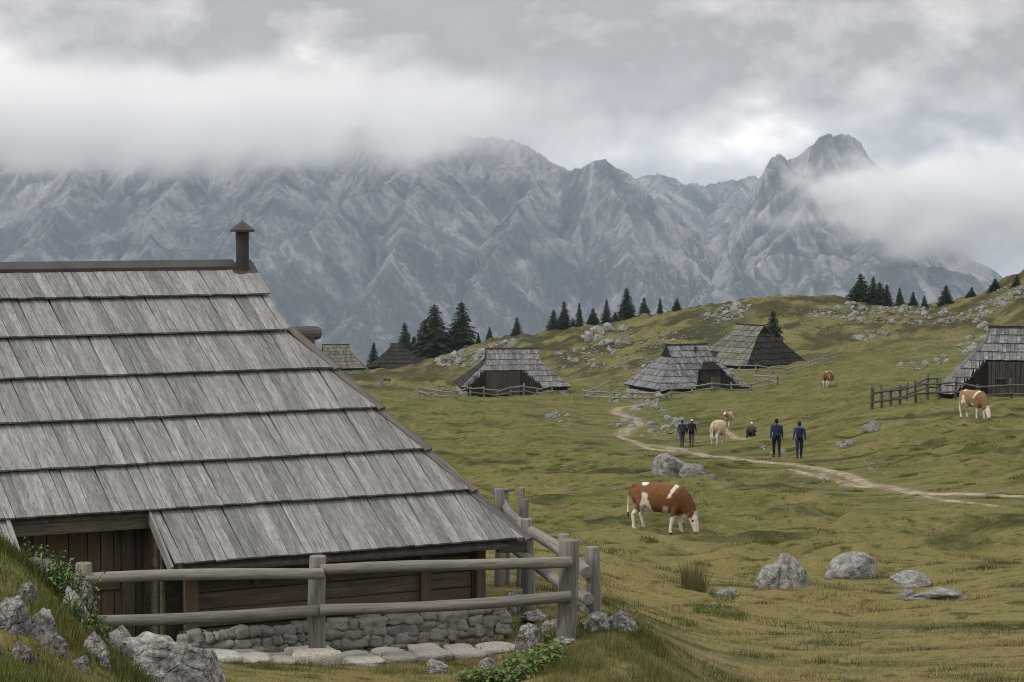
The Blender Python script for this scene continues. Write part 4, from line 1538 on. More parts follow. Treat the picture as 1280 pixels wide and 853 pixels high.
SPR = [spruce_mesh(400 + i, 7.0, w) for i, w in enumerate((0.24, 0.27, 0.31, 0.25, 0.33))]
tb = MB().tube([(0, 0, -0.4), (0, 0, 2.5), (0, 0, 5.0), (0, 0, 6.8)], [0.17, 0.12, 0.07, 0.02], 7)
TRUNK = mesh('trunk', tb.v, tb.f, 'spruce_bark', True)
ti = [0]


def spruce(px, py_base, py_top, Y, label, wide=1.0, group='spruces on the hill crest', var=None):
    p = ground_at(px, Y)
    top = at(px, py_top, Y)
    H = max(1.0, top.z - p.z) * (1.12 + 0.06 * math.sin(px * 0.7))
    wide *= 1.10 + 0.16 * math.sin(px * 1.3)
    ti[0] += 1
    s = H / 7.0
    o = empty('spruce_tree', p, ti[0] * 1.9, label, 'tree', group)
    o.scale = (s * wide, s * wide, s)
    obj('crown', SPR[var if var is not None else ti[0] % 5], o)
    obj('trunk', TRUNK, o)
    return o


L1 = 'dark spruce in the row along the crest of the rocky hill'
for (px, top, w) in ((692, 391, 1.1), (705, 380, 1.0), (724, 380, 1.0), (741, 387, 1.1), (758, 378, 1.1), (783, 366, 1.15), (805, 373, 1.15), (825, 375, 1.2), (846, 376, 1.2)):
    spruce(px, 0, top, 452 - (px - 692) * 0.06, L1, w)
spruce(716, 0, 398, 450, 'small spruce wedged between taller ones in the row along the crest', 1.3)
spruce(769, 0, 391, 448, 'young low spruce in the row along the crest of the hill', 1.5)
L2 = 'dark spruce in the cluster on the hilltop above the pale boulder field'
for (px, top, w) in ((1075, 344, 1.5), (1091, 348, 1.3), (1099, 356, 1.2), (1108, 359, 1.2)):
    spruce(px, 0, top, 408, L2, w, 'spruces on the hilltop')
spruce(1124, 0, 363, 404, 'slim spruce beside the cluster on the hilltop', 1.1, 'spruces on the hilltop')
spruce(1141, 0, 367, 402, 'small spruce between the hilltop cluster and the bushy spruce', 1.0, 'spruces on the hilltop')
spruce(1155, 0, 370, 400, 'smallest spruce of the hilltop, next to a bare gap', 1.3, 'spruces on the hilltop')
spruce(1182, 0, 358, 392, 'bushy spruce at the dip where two hillsides meet', 1.35, 'spruces on the hilltop')
L3 = 'stubby bush-like spruce on the steep grassy hillside above the porch hut'
for (px, top, w, Y) in ((1214, 361, 1.7, 385), (1243, 350, 1.8, 365), (1270, 345, 1.6, 352), (1210, 378, 2.4, 370)):
    spruce(px, 0, top, Y, L3, w, 'stubby spruces on the hillside')
spruce(506, 0, 410, 452, 'pointed spruce behind the blackened hut', 1.0, 'tall spruces by the blackened hut')
spruce(517, 0, 423, 450, 'low spruce between the blackened hut and the tall spruces', 1.5, 'tall spruces by the blackened hut')
spruce(543, 0, 387, 448, 'tallest broad spruce beside the blackened hut', 1.25, 'tall spruces by the blackened hut', 2)
spruce(531, 0, 406, 450, 'spruce leaning into the tallest one by the blackened hut', 1.4, 'tall spruces by the blackened hut')
spruce(577, 0, 385, 452, 'tall spruce at the foot of the rocky slope', 1.2, 'tall spruces by the blackened hut', 1)
spruce(562, 0, 418, 450, 'bushy young spruce between two tall ones', 1.8, 'tall spruces by the blackened hut')
spruce(598, 0, 417, 462, 'small spruce on the rocky slope beside the tall spruce', 1.3, 'tall spruces by the blackened hut')
spruce(612, 0, 411, 464, 'small pointed spruce halfway up the rocky slope', 1.2, 'tall spruces by the blackened hut')
spruce(646, 0, 399, 468, 'single spruce standing alone on the crest of the rocky slope', 1.2, 'tall spruces by the blackened hut')
spruce(467, 0, 432, 440, 'dark cone-shaped spruce between the pale hut and the blackened hut', 1.3, 'tall spruces by the blackened hut')
spruce(966, 0, 390, 330, 'lone dark spruce behind the patchy hut on the open slope', 1.1, 'lone spruces on the slope')


# ------------------------------------------------------------------ footpath
def path_mesh(lines):
    V, Fc = [], []
    for li, (A, w0) in enumerate(PATHS):
        n = len(A)
        T = np.gradient(A, axis=0); T /= np.linalg.norm(T, axis=1, keepdims=True) + 1e-9
        Nn = np.stack([-T[:, 1], T[:, 0]], 1)
        s_ = np.arange(n) * 0.35
        hw = w0 / 2 * (1 + 0.6 * fbm(s_ / 3.5, s_ * 0 + li * 9.0, 3, 61 + li))
        hw2 = w0 / 2 * (1 + 0.6 * fbm(s_ / 3.1, s_ * 0 + li * 5.0, 3, 71 + li))
        taper = np.clip(np.minimum(s_, s_[::-1]) / 3.0, 0.1, 1)
        C_ = 9
        o = len(V)
        for i in range(n):
            for j in range(C_):
                t = j / (C_ - 1) * 2 - 1
                off = t * (hw[i] if t < 0 else hw2[i]) * taper[i]
                x, y = A[i] + Nn[i] * off
                nz = float(pn(np.array(x * 3.1), np.array(y * 2.3), 88))
                z = gz(x, y) + 0.045 * (1 - t * t * t * t * 1.7) + 0.012 * nz
                V.append((x, y, z))
        for i in range(n - 1):
            for j in range(C_ - 1):
                a = o + i * C_ + j
                Fc.append((a, a + 1, a + C_ + 1, a + C_))
    return mesh('path', V, Fc, 'path_soil', True)


k = NT('path_soil', 0.95, 0.05)
n1 = k.noise(k.mapping((1.4, 1.4, 1.4)), 1.0, 6, 0.65)
n2 = k.noise(k.mapping((9, 9, 9)), 1.0, 4, 0.6)
c = k.ramp(n1, [(0.36, (0.095, 0.082, 0.042)), (0.46, (0.175, 0.146, 0.098)), (0.60, (0.26, 0.222, 0.165))])
c = k.mix(1.0, c, k.ramp(n2, [(0.3, 0.75), (0.7, 1.2)]), 'MULTIPLY')
k.color(c); k.bump(n2, 0.5, 0.03)
M['path_soil'] = k.m
path = obj('path', path_mesh(PATH_LINES), kind='structure')
tag(path, 'pale trodden footpath winding over the pasture')
# worn turf beside the path
_soil = np.zeros(GX.shape)
for A_, w_ in PATHS:
    lo, hi = A_.min(0) - 2.5, A_.max(0) + 2.5
    m_ = (GX > lo[0]) & (GX < hi[0]) & (GY > lo[1]) & (GY < hi[1])
    gx, gy = GX[m_], GY[m_]
    d_ = np.full(gx.shape, 1e9)
    for q in A_[::2]: d_ = np.minimum(d_, np.hypot(gx - q[0], gy - q[1]))
    _soil[m_] = np.maximum(_soil[m_], np.clip(sstep(w_ * 1.1, w_ * 0.4, d_) * (0.75 + 0.8 * fbm(gx / 0.8, gy / 0.8, 3, 66)), 0, 1))
set_attr(ground.data, 'soil', _soil)


# ------------------------------------------------------------------ boulders and rocks
RK = []
for i in range(8):
    V, T = rock_data(500 + i, 4, 0.36, 6 + i % 4)
    RK.append(tri_mesh('rock', V, T, 'limestone', smooth=True))
RKS = []
for i in range(8):
    V, T = rock_data(540 + i, 3, 0.45, 6)
    RKS.append(tri_mesh('rock', V, T, 'limestone', smooth=True))
RKN = []
for i in range(5):
    V, T = rock_data(570 + i, 5, 0.5, 8, 2.2)
    RKN.append(tri_mesh('rock', V, T, 'near_limestone', smooth=True))
ri = [0]
rr_ = random.Random(77)


def rock(px, py, wpx, hpx, label, group=None, meshes=RK, Y=None, depth=0.8, sink=0.3, rz=None, tilt=0.15, name='rock', var=None):
    p = hit(px, py) if Y is None else ground_at(px, Y)
    s = mpp(p.y)
    w, h = wpx * s / 2 * 1.05, hpx * s
    ri[0] += 1
    o = obj(name, meshes[(ri[0] if var is None else var) % len(meshes)])
    o.location = p + Vector((0, w * depth * 0.5, h * (0.5 - sink) * 0.9))
    o.rotation_euler = (rr_.uniform(-tilt, tilt), rr_.uniform(-tilt, tilt), rr_.uniform(0, 6.28) if rz is None else rz)
    o.scale = (w, w * depth, h * 0.5 * (1 + sink) + 0.02) if rz is not None else (w, w, h * 0.5 * (1 + sink) + 0.02)
    return tag(o, label, 'rock', group)


rock(838, 594, 54, 30, 'large furrowed grey boulder behind the grazing brown and white cow', name='boulder', var=1, sink=0.2, rz=0.4)
rock(866, 597, 34, 20, 'low mossy rock leaning against the furrowed boulder', name='boulder', var=3)
rock(890, 599, 12, 7, 'small pale stone at the foot of the furrowed boulder')
rock(988, 735, 46, 50, 'tall grey boulder with a rounded peak, part of a split pair on the open grass', name='boulder', var=2, sink=0.2, rz=0.2)
rock(964, 735, 40, 36, 'lower half of the split grey boulder on the open grass', name='boulder', var=5, sink=0.2)
rock(1064, 724, 66, 34, 'dome-shaped grey boulder standing next to the split boulder', name='boulder', var=0, sink=0.25, rz=0.0, tilt=0.05)
rock(1140, 731, 44, 17, 'low pointed rock beyond the dome-shaped boulder', var=4)
rock(1178, 748, 80, 13, 'flat outcrop of rock level with the short grass', var=6, sink=0.4, rz=0.1)
rock(1136, 745, 26, 7, 'small flat stone beside the flat outcrop', var=2)
rock(908, 746, 30, 8, 'small dark stone near the tall grass tuft', var=3)
rock(748, 789, 40, 26, 'pale lichen-covered rock at the foot of the fence corner post', meshes=RKN, name='boulder', var=0, sink=0.25)
rock(774, 788, 46, 24, 'smooth white-topped rock just outside the fence corner', meshes=RKN, name='boulder', var=1, sink=0.25)
rock(662, 814, 36, 36, 'craggy rock at the corner of the stone footing', meshes=RKN, name='boulder', var=2, sink=0.2)
rock(706, 806, 36, 14, 'flat hollowed stone under the fence corner post', meshes=RKN, var=3)
rock(545, 842, 34, 20, 'white stone lying in the grass below the kerb', meshes=RKN, var=4)
rock(608, 838, 30, 16, 'grey stone half buried below the end of the kerb', meshes=RKN, var=1)
rock(643, 768, 24, 30, 'pale rock behind the corner of the hut, inside the side fence', meshes=RKN, var=0, sink=0.2)
rock(672, 776, 44, 12, 'flat slab inside the corner of the log fence', meshes=RKN, var=3)
rock(690, 787, 34, 10, 'thin slab beside the thick corner post', meshes=RKN, var=2)
# the rocky shoulder of the knoll beside the hut
NG = 'rocks on the near knoll'
rock(185, 852, 130, 62, 'large pitted limestone rock with dark hollows below the front fence', NG, RKN, name='boulder', var=0, sink=0.35, rz=0.5)
rock(245, 862, 74, 62, 'steep pitted rock at the lower end of the pitted limestone rock', NG, RKN, name='boulder', var=2, sink=0.35, rz=1.4)
rock(150, 818, 66, 34, 'knobbly rock crest behind the large pitted limestone rock', NG, RKN, var=3, sink=0.3)
rock(46, 800, 62, 44, 'pale rock slab showing through the grass of the knoll', NG, RKN, name='boulder', var=4, sink=0.5, rz=0.9)
rock(2, 786, 66, 44, 'blunt grey rock in the knoll grass beside the pale slab', NG, RKN, name='boulder', var=1, sink=0.5, rz=0.2)
rock(92, 768, 46, 40, 'narrow rock behind the weeds on the knoll', NG, RKN, name='boulder', var=3, sink=0.5, rz=1.6)
rock(52, 722, 44, 26, 'small rounded rock at the top of the knoll', NG, RKN, var=2, sink=0.4)
rock(100, 838, 26, 16, 'small stone half covered by knoll grass', NG, RKN, var=4, sink=0.3)
rock(118, 826, 54, 30, 'jagged pale rock between the weeds and the large pitted rock', NG, RKN, name='boulder', var=1, sink=0.35, rz=2.1)
rock(66, 818, 40, 24, 'low jagged rock below the pale slab on the knoll', NG, RKN, var=2, sink=0.35, rz=0.7)
rock(22, 826, 36, 22, 'lichen-grey stone low in the knoll grass', NG, RKN, var=3, sink=0.4)
rock(30, 752, 30, 22, 'dark stone wedged above the pale slab on the knoll', NG, RKN, var=0, sink=0.4)


def in_poly(px, py, poly):
    c = False
    for i in range(len(poly)):
        x0, y0 = poly[i]; x1, y1 = poly[i - 1]
        if (y0 > py) != (y1 > py) and px < (x1 - x0) * (py - y0) / (y1 - y0) + x0: c = not c
    return c


rubble = []


def field(poly, n_big, big, n_small, small, label, group, flat=0.6, y0=5):
    xs = [p[0] for p in poly]; ys = [p[1] for p in poly]
    k_, tries = 0, 0
    while k_ < n_big + n_small and tries < 9000:
        tries += 1
        px, py = rr_.uniform(min(xs), max(xs)), rr_.uniform(min(ys), max(ys))
        if not in_poly(px, py, poly): continue
        if fbm(np.array([px / 14.0]), np.array([py / 6.0]), 2, 83)[0] < -0.05 and rr_.random() < 0.75: continue
        if k_ < n_big:
            w = rr_.uniform(*big) * rr_.uniform(0.75, 1.0)
            rock(px, py, w, w * rr_.uniform(0.32, 0.68) * flat / 0.6, label, group, RKS, sink=0.35, tilt=0.3)
        else:
            w = rr_.uniform(*small)
            p = hit(px, py, y0)
            rubble.append((p, w * mpp(p.y) / 2))
        k_ += 1


HG = 'limestone rocks on the hills'
field([(545, 458), (552, 446), (600, 432), (640, 424), (650, 430), (612, 446), (590, 460)], 34, (6, 12), 220, (2, 5), 'pale limestone rock on the left shoulder of the hill, above the fenced hut'.replace('left ', 'lower '), HG)
field([(728, 430), (732, 416), (760, 410), (792, 413), (790, 428), (760, 433)], 14, (10, 20), 60, (2, 5), 'pale rock of the broad outcrop halfway up the hill, above the hut with the stovepipe', HG)
field([(690, 462), (690, 440), (720, 430), (790, 425), (840, 412), (870, 420), (840, 440), (800, 465)], 32, (5, 10), 300, (1.5, 4), 'limestone rock scattered on the grassy flank behind the huts', HG)
field([(872, 404), (880, 392), (905, 382), (940, 382), (935, 398), (905, 406)], 20, (6, 13), 130, (2, 4.5), 'pale rock in the tumbled heap near the top of the hill', HG)
field([(1008, 398), (1015, 388), (1060, 380), (1110, 378), (1160, 386), (1200, 392), (1215, 405), (1170, 408), (1100, 405), (1050, 402)], 42, (6, 13), 380, (1.5, 5), 'pale rock in the boulder field below the hilltop spruces', HG)
field([(1060, 426), (1068, 414), (1095, 414), (1112, 420), (1095, 428)], 8, (7, 13), 50, (2, 4), 'pale rock in the small patch midway down the open slope', HG)
field([(1120, 462), (1130, 452), (1180, 444), (1186, 454), (1150, 464)], 9, (6, 13), 40, (2, 4), 'white rock at the foot of the slope above the porch hut', HG)
field([(1190, 448), (1200, 430), (1230, 405), (1250, 402), (1240, 425), (1215, 445)], 12, (7, 15), 50, (2, 5), 'pale rock in the gully beside the roof of the porch hut', HG)
field([(1205, 402), (1210, 390), (1280, 358), (1280, 372), (1240, 392), (1225, 405)], 24, (6, 12), 150, (2, 5), 'limestone rock in the band across the steep hillside', HG)
field([(1215, 384), (1250, 362), (1280, 352), (1280, 362), (1230, 386)], 4, (5, 9), 60, (1.5, 4), 'limestone rock above the band on the steep hillside', HG)
field([(640, 470), (700, 440), (860, 400), (1000, 375), (1200, 392), (1190, 450), (1000, 440), (850, 450), (720, 470)], 0, (4, 5), 480, (1.2, 3.2), '', HG)
PG = 'rocks along the footpath'
field([(760, 504), (765, 490), (800, 492), (835, 496), (832, 503), (790, 507)], 10, (6, 14), 110, (1.5, 5), 'rubble stone by the fence of the hut with the stovepipe', PG, 0.5)
field([(780, 520), (790, 507), (828, 508), (835, 516), (805, 521)], 8, (6, 13), 50, (2, 4), 'stone in the low heap inside the bend of the footpath', PG, 0.5)
field([(758, 532), (765, 522), (800, 520), (812, 530), (790, 537)], 7, (6, 14), 60, (2, 4), 'stone beside the fork of the footpath', PG, 0.5)
field([(800, 548), (812, 530), (845, 522), (862, 530), (855, 545), (830, 545)], 10, (8, 20), 60, (2, 5), 'grey rock of the mound next to the two dark-clad walkers', PG, 0.6)
field([(680, 527), (690, 518), (715, 514), (725, 521), (705, 529)], 7, (5, 11), 50, (1.5, 4), 'stone of the small pile on the grass below the long fenced hut', PG, 0.5)
field([(945, 568), (955, 558), (985, 560), (990, 566), (965, 572)], 3, (8, 14), 10, (2, 4), 'stone beside the path at the two blue-jacketed walkers', PG, 0.5)
field([(1045, 562), (1050, 555), (1080, 548), (1085, 554), (1062, 565)], 3, (8, 16), 14, (2, 4), 'low stone on the bank above the footpath', PG, 0.45)
field([(1070, 542), (1080, 532), (1100, 528), (1105, 536), (1088, 543)], 4, (9, 20), 14, (2, 4), 'dark-sided rock cropping out below the yard fence', PG, 0.45)
field([(1055, 578), (1085, 572), (1110, 585), (1090, 590)], 3, (6, 11), 12, (2, 4), 'stone in the grass bank just above the path', PG, 0.4)
field([(930, 610), (980, 600), (1060, 598), (1060, 610), (960, 615)], 3, (6, 10), 22, (2, 3), 'pale stone in the grass below the path', PG, 0.4)
for (x, y, w) in ((905, 604, 4), (913, 608, 4), (920, 612, 3), (872, 604, 5), (776, 612, 8), (760, 640, 3)): rubble.append((hit(x, y), w * mpp(hit(x, y).y) / 2))
field([(660, 500), (720, 560), (640, 620), (760, 700), (1000, 680), (1280, 700), (1280, 560), (1000, 520)], 0, (4, 5), 230, (0.9, 3.0), '', PG)
field([(700, 853), (820, 800), (1280, 780), (1280, 853)], 0, (4, 5), 60, (1.5, 4), '', PG)
# everything too small to pick apart
V_, T_ = ICO[2]
rv, rt = [], []
o_ = 0
for (p, w) in rubble:
    r3 = np.random.default_rng(o_ + 3)
    A = V_ * (1 + n3(V_, 1.3, int(r3.integers(0, 60)), 2)[:, None] * 0.5) * np.array([w, w * r3.uniform(0.6, 1.2), w * r3.uniform(0.4, 0.8)])
    a = r3.uniform(0, 6.28)
    Rm = np.array([[math.cos(a), -math.sin(a), 0], [math.sin(a), math.cos(a), 0], [0, 0, 1]])
    A = A @ Rm.T + np.array([p.x, p.y, p.z + w * 0.12])
    rv.append(A); rt.append(T_ + o_)
    o_ += len(V_)
rub = obj('rubble', tri_mesh('rubble', np.concatenate(rv), np.concatenate(rt), 'limestone', smooth=True), kind='stuff')
tag(rub, 'small pale stones strewn over the pasture and hills', 'rubble')


# ------------------------------------------------------------------ animals and people: one continuous skin per body
def skin(parts, voxel, smooth=5, extra=None):
    m = MB()
    for pts, rad, flat, seg in parts:
        pts = [Vector(p) for p in pts]
        # rounded ends
        d0 = (pts[0] - pts[1]).normalized() * rad[0] * 0.6
        d1 = (pts[-1] - pts[-2]).normalized() * rad[-1] * 0.6
        m.tube([pts[0] + d0] + pts + [pts[-1] + d1], [rad[0] * 0.45] + list(rad) + [rad[-1] * 0.45], seg, True, flat)
    me = mesh('skin', m.v, m.f)
    import bmesh
    bm = bmesh.new(); bm.from_mesh(me); bmesh.ops.recalc_face_normals(bm, faces=bm.faces); bm.to_mesh(me); bm.free()
    o = bpy.data.objects.new('skin', me)
    COL.objects.link(o)
    r = o.modifiers.new('r', 'REMESH'); r.mode = 'VOXEL'; r.voxel_size = voxel
    if smooth:
        q = o.modifiers.new('s', 'SMOOTH'); q.factor = 0.5; q.iterations = smooth
    dg = bpy.context.evaluated_depsgraph_get()
    out = bpy.data.meshes.new_from_object(o.evaluated_get(dg))
    bpy.data.objects.remove(o); bpy.data.meshes.remove(me)
    out.shade_smooth()
    return out


def paint(me, fn):
    n = len(me.vertices)
    co = np.empty(n * 3, np.float32); me.vertices.foreach_get('co', co)
    P = co.reshape(-1, 3).astype(float)
    C_ = np.ones((n, 4), np.float32)
    C_[:, :3] = fn(P)
    a = me.color_attributes.new('col', 'FLOAT_COLOR', 'POINT')
    a.data.foreach_set('color', C_.reshape(-1))
    return me


k = NT('hide', 0.75, 0.2)
n1 = k.noise(k.mapping((14, 14, 14)), 1.0, 4)
k.color(k.mix(1.0, k.attr('col', 'Color'), k.ramp(n1, [(0.3, 0.82), (0.7, 1.12)]), 'MULTIPLY'))
k.bump(n1, 0.2, 0.01)
M['hide'] = k.m
k = NT('clothing', 0.85, 0.1)
n1 = k.noise(k.mapping((9, 9, 9)), 1.0, 4)
k.color(k.mix(1.0, k.attr('col', 'Color'), k.ramp(n1, [(0.3, 0.75), (0.7, 1.2)]), 'MULTIPLY'))
k.bump(n1, 0.5, 0.03)
M['clothing'] = k.m


def cow_parts(head='graze', legs=(0.05, -0.12, -0.05, 0.12)):
    """Faces +x, stands on z = 0. legs: forward shift of the feet (rear near, rear off, front near, front off)."""
    p = [([(-0.78, 0, 1.16), (-0.70, 0, 1.10), (-0.46, 0, 1.06), (-0.15, 0, 1.00), (0.18, 0, 0.995), (0.44, 0, 1.02), (0.62, 0, 1.05)], [0.13, 0.22, 0.265, 0.31, 0.31, 0.285, 0.21], 1.36, 22),
         ([(-0.80, 0, 1.30), (-0.45, 0, 1.34), (0.1, 0, 1.32), (0.48, 0, 1.34)], [0.08, 0.10, 0.11, 0.10], 0.9, 12),
         ([(-0.42, 0, 0.68), (-0.30, 0, 0.63)], [0.12, 0.11], 0.9, 12), ([(0.42, 0, 0.66), (0.62, 0, 0.70), (0.76, 0, 0.80)], [0.10, 0.10, 0.09], 1.3, 12)]
    rn, ro, fn_, fo = legs
    for sy, dx in ((-1, rn), (1, ro)):
        y = sy * 0.17
        p.append(([(-0.58, y * 0.75, 1.02), (-0.52, y, 0.80), (-0.60 + dx * 0.4, y, 0.62), (-0.70 + dx * 0.7, y, 0.48), (-0.67 + dx * 0.9, y, 0.28), (-0.645 + dx, y, 0.12), (-0.62 + dx, y, 0.035)], [0.155, 0.15, 0.10, 0.066, 0.050, 0.050, 0.058], 1.0, 12))
    for sy, dx in ((-1, fn_), (1, fo)):
        y = sy * 0.165
        p.append(([(0.46, y * 0.7, 1.0), (0.48, y * 0.9, 0.78), (0.48 + dx * 0.5, y, 0.48), (0.47 + dx * 0.8, y, 0.26), (0.475 + dx, y, 0.11), (0.50 + dx, y, 0.035)], [0.14, 0.12, 0.075, 0.052, 0.050, 0.058], 1.0, 12))
    if head == 'graze':
        p.append(([(0.46, 0, 1.10), (0.66, 0, 0.97), (0.82, 0, 0.78), (0.93, 0, 0.58)], [0.27, 0.23, 0.185, 0.145], 1.35, 16))
        p.append(([(0.93, 0, 0.62), (0.99, 0, 0.51), (1.05, 0, 0.34), (1.09, 0, 0.18), (1.10, 0, 0.09)], [0.115, 0.135, 0.115, 0.090, 0.080], 1.05, 14))
        for sy in (-1, 1):
            p.append(([(0.92, sy * 0.10, 0.60), (0.88, sy * 0.19, 0.60), (0.85, sy * 0.27, 0.56)], [0.035, 0.055, 0.022], 0.6, 8))
            p.append(([(0.97, sy * 0.08, 0.63), (1.00, sy * 0.14, 0.69), (1.04, sy * 0.15, 0.75)], [0.030, 0.024, 0.016], 1.0, 8))
    else:
        p.append(([(0.52, 0, 1.16), (0.78, 0, 1.22), (1.02, 0, 1.38)], [0.25, 0.19, 0.13], 1.3, 16))
        p.append(([(0.98, 0, 1.42), (1.12, 0, 1.38), (1.30, 0, 1.27), (1.42, 0, 1.19)], [0.12, 0.12, 0.10, 0.075], 1.05, 14))
        for sy in (-1, 1):
            p.append(([(1.0, sy * 0.09, 1.46), (0.98, sy * 0.18, 1.47), (0.97, sy * 0.25, 1.44)], [0.035, 0.05, 0.02], 0.6, 8))
            p.append(([(1.02, sy * 0.07, 1.50), (1.02, sy * 0.12, 1.58), (1.05, sy * 0.13, 1.63)], [0.028, 0.022, 0.014], 1.0, 8))
    p.append(([(-0.86, 0, 1.26), (-0.93, 0, 1.05), (-0.93, 0, 0.70), (-0.92, 0, 0.48), (-0.92, 0, 0.36)], [0.035, 0.028, 0.026, 0.042, 0.022], 1.0, 8))
    return p


def cow_paint(kind):
    WH = np.array((0.52, 0.46, 0.40)); BR = {'red': (0.125, 0.053, 0.018), 'tan': (0.20, 0.118, 0.058), 'cream': (0.40, 0.30, 0.19), 'brown': (0.17, 0.075, 0.032), 'calf': (0.33, 0.22, 0.13)}[kind]
    BR = np.array(BR)

    def fn(P):
        x, y, z = P.T
        n = fbm(x * 3.5 + 2, z * 3.5 + y, 3, 19) * 0.16
        w = np.zeros(len(P))
        n2_ = fbm(x * 9 + 7, z * 9 - y * 3, 2, 23) * 0.05
        low = 0.50 + 0.10 * sstep(-0.2, -0.5, x) + 0.05 * sstep(0.3, 0.6, x)
        w = np.maximum(w, sstep(low + 0.05, low - 0.05, z + n * 0.8))                   # legs and belly
        w = np.maximum(w, sstep(0.05, -0.01, np.abs(x + 0.38 + (z - 0.9) * 0.14) - 0.055 - 0.10 * sstep(1.05, 0.6, z) + n2_) * sstep(1.19, 1.12, z))   # flank patch
        w = np.maximum(w, sstep(0.04, 0.0, np.abs(x - 0.30 - (z - 1.05) * 0.5) - 0.035 + n2_) * sstep(1.02, 1.10, z))   # shoulder stripe
        w = np.maximum(w, sstep(0.05, 0.0, np.abs(x - 0.20 - (z - 0.6) * 0.2) - 0.05 + n2_) * sstep(0.86, 0.72, z))
        w = np.maximum(w, sstep(0.014, 0.008, (x + 0.44) ** 2 + ((z - 1.42) * 1.4) ** 2 + n2_ * 0.1))
        w = np.maximum(w, (x < -0.86) * sstep(1.05, 0.9, z) * (z > 0.5))
        graze = z.max() < 1.5
        hd = sstep(0.93, 0.99, x + (0.4 - z) * 0.25) * (z < 0.72) if graze else sstep(1.06, 1.12, x)
        w = np.maximum(w, hd * (np.abs(y) < 0.15))
        if kind == 'cream': w = np.maximum(w * 0.8, 0.25)
        C_ = BR[None] * (1 - w[:, None]) + WH[None] * w[:, None]
        # darker belly line of the flank hair, hooves, muzzle
        C_ = np.where((z < 0.05)[:, None], np.array((0.035, 0.028, 0.022))[None], C_)
        muz = (z < 0.13) & (x > 0.95) if graze else (x > 1.40)
        C_ = np.where(muz[:, None], np.array((0.20, 0.13, 0.11))[None], C_)
        if kind == 'red': C_ = np.where(((x < -0.88) & (z < 0.52))[:, None], BR[None] * 0.8, C_)
        C_ = C_ * (1 - 0.25 * sstep(0.1, 0.7, x) * (1 - w))[:, None]
        eye = ((np.abs(np.abs(y) - 0.125) < 0.04) & (((x - 1.01) ** 2 + (z - 0.44) ** 2 < 0.0010) if graze else ((x - 1.14) ** 2 + (z - 1.42) ** 2 < 0.0008)))
        C_ = np.where(eye[:, None], np.array((0.02, 0.015, 0.012))[None], C_)
        return C_
    return fn


def cow(px, py, Y, hpx, facing, kind, head, legs, label, voxel=0.022):
    p = ground_at(px, Y) if Y else hit(px, py)
    s = hpx * mpp(p.y) / 1.42
    me = paint(skin(cow_parts(head, legs), voxel, 9), cow_paint(kind))
    me.materials.append(M['hide'])
    me.name = 'cow'
    o = obj('cow', me)
    o.location = p
    o.rotation_euler = (0, 0, facing)
    o.scale = (s, s, s)
    # feet on the ground
    zs_ = [gz(p.x + (math.cos(facing) * lx - math.sin(facing) * ly) * s, p.y + (math.sin(facing) * lx + math.cos(facing) * ly) * s) for lx in (-0.6, 0.5) for ly in (-0.17, 0.17)]
    f_, b_ = (zs_[2] + zs_[3]) / 2, (zs_[0] + zs_[1]) / 2
    o.location.z = (f_ + b_) / 2 - 0.02 * s
    o.rotation_euler = (0, max(-0.06, min(0.06, -math.atan2(f_ - b_, 1.1 * s))), facing)
    print('cow', label[:30], 'Y', round(p.y, 1), 'scale', round(s, 2))
    return tag(o, label, 'cow', 'cattle grazing on the pasture')


cow(823, 661, None, 62, R(-16), 'red', 'graze', (-0.05, 0.16, -0.10, 0.16), 'red-brown and white cow grazing in front of the furrowed boulder', 0.018)
cow(1216, 523, None, 36, R(-56), 'tan', 'graze', (0.0, 0.08, -0.06, 0.14), 'tan and white cow grazing before the fence of the porch hut')
cow(1035, 485, None, 21, R(60), 'brown', 'graze', (0.0, 0.1, 0.0, 0.1), 'brown and white cow on the far grass below the open slope', 0.03)
cow(897, 556, None, 31, R(66), 'cream', 'graze', (0.0, 0.12, -0.05, 0.1), 'cream-coloured cow walking away beside the footpath')
cow(911, 533, None, 18, R(-115), 'calf', 'up', (0.0, 0.05, 0.0, 0.05), 'pale brown calf with a white face behind the cream-coloured cow', 0.03)


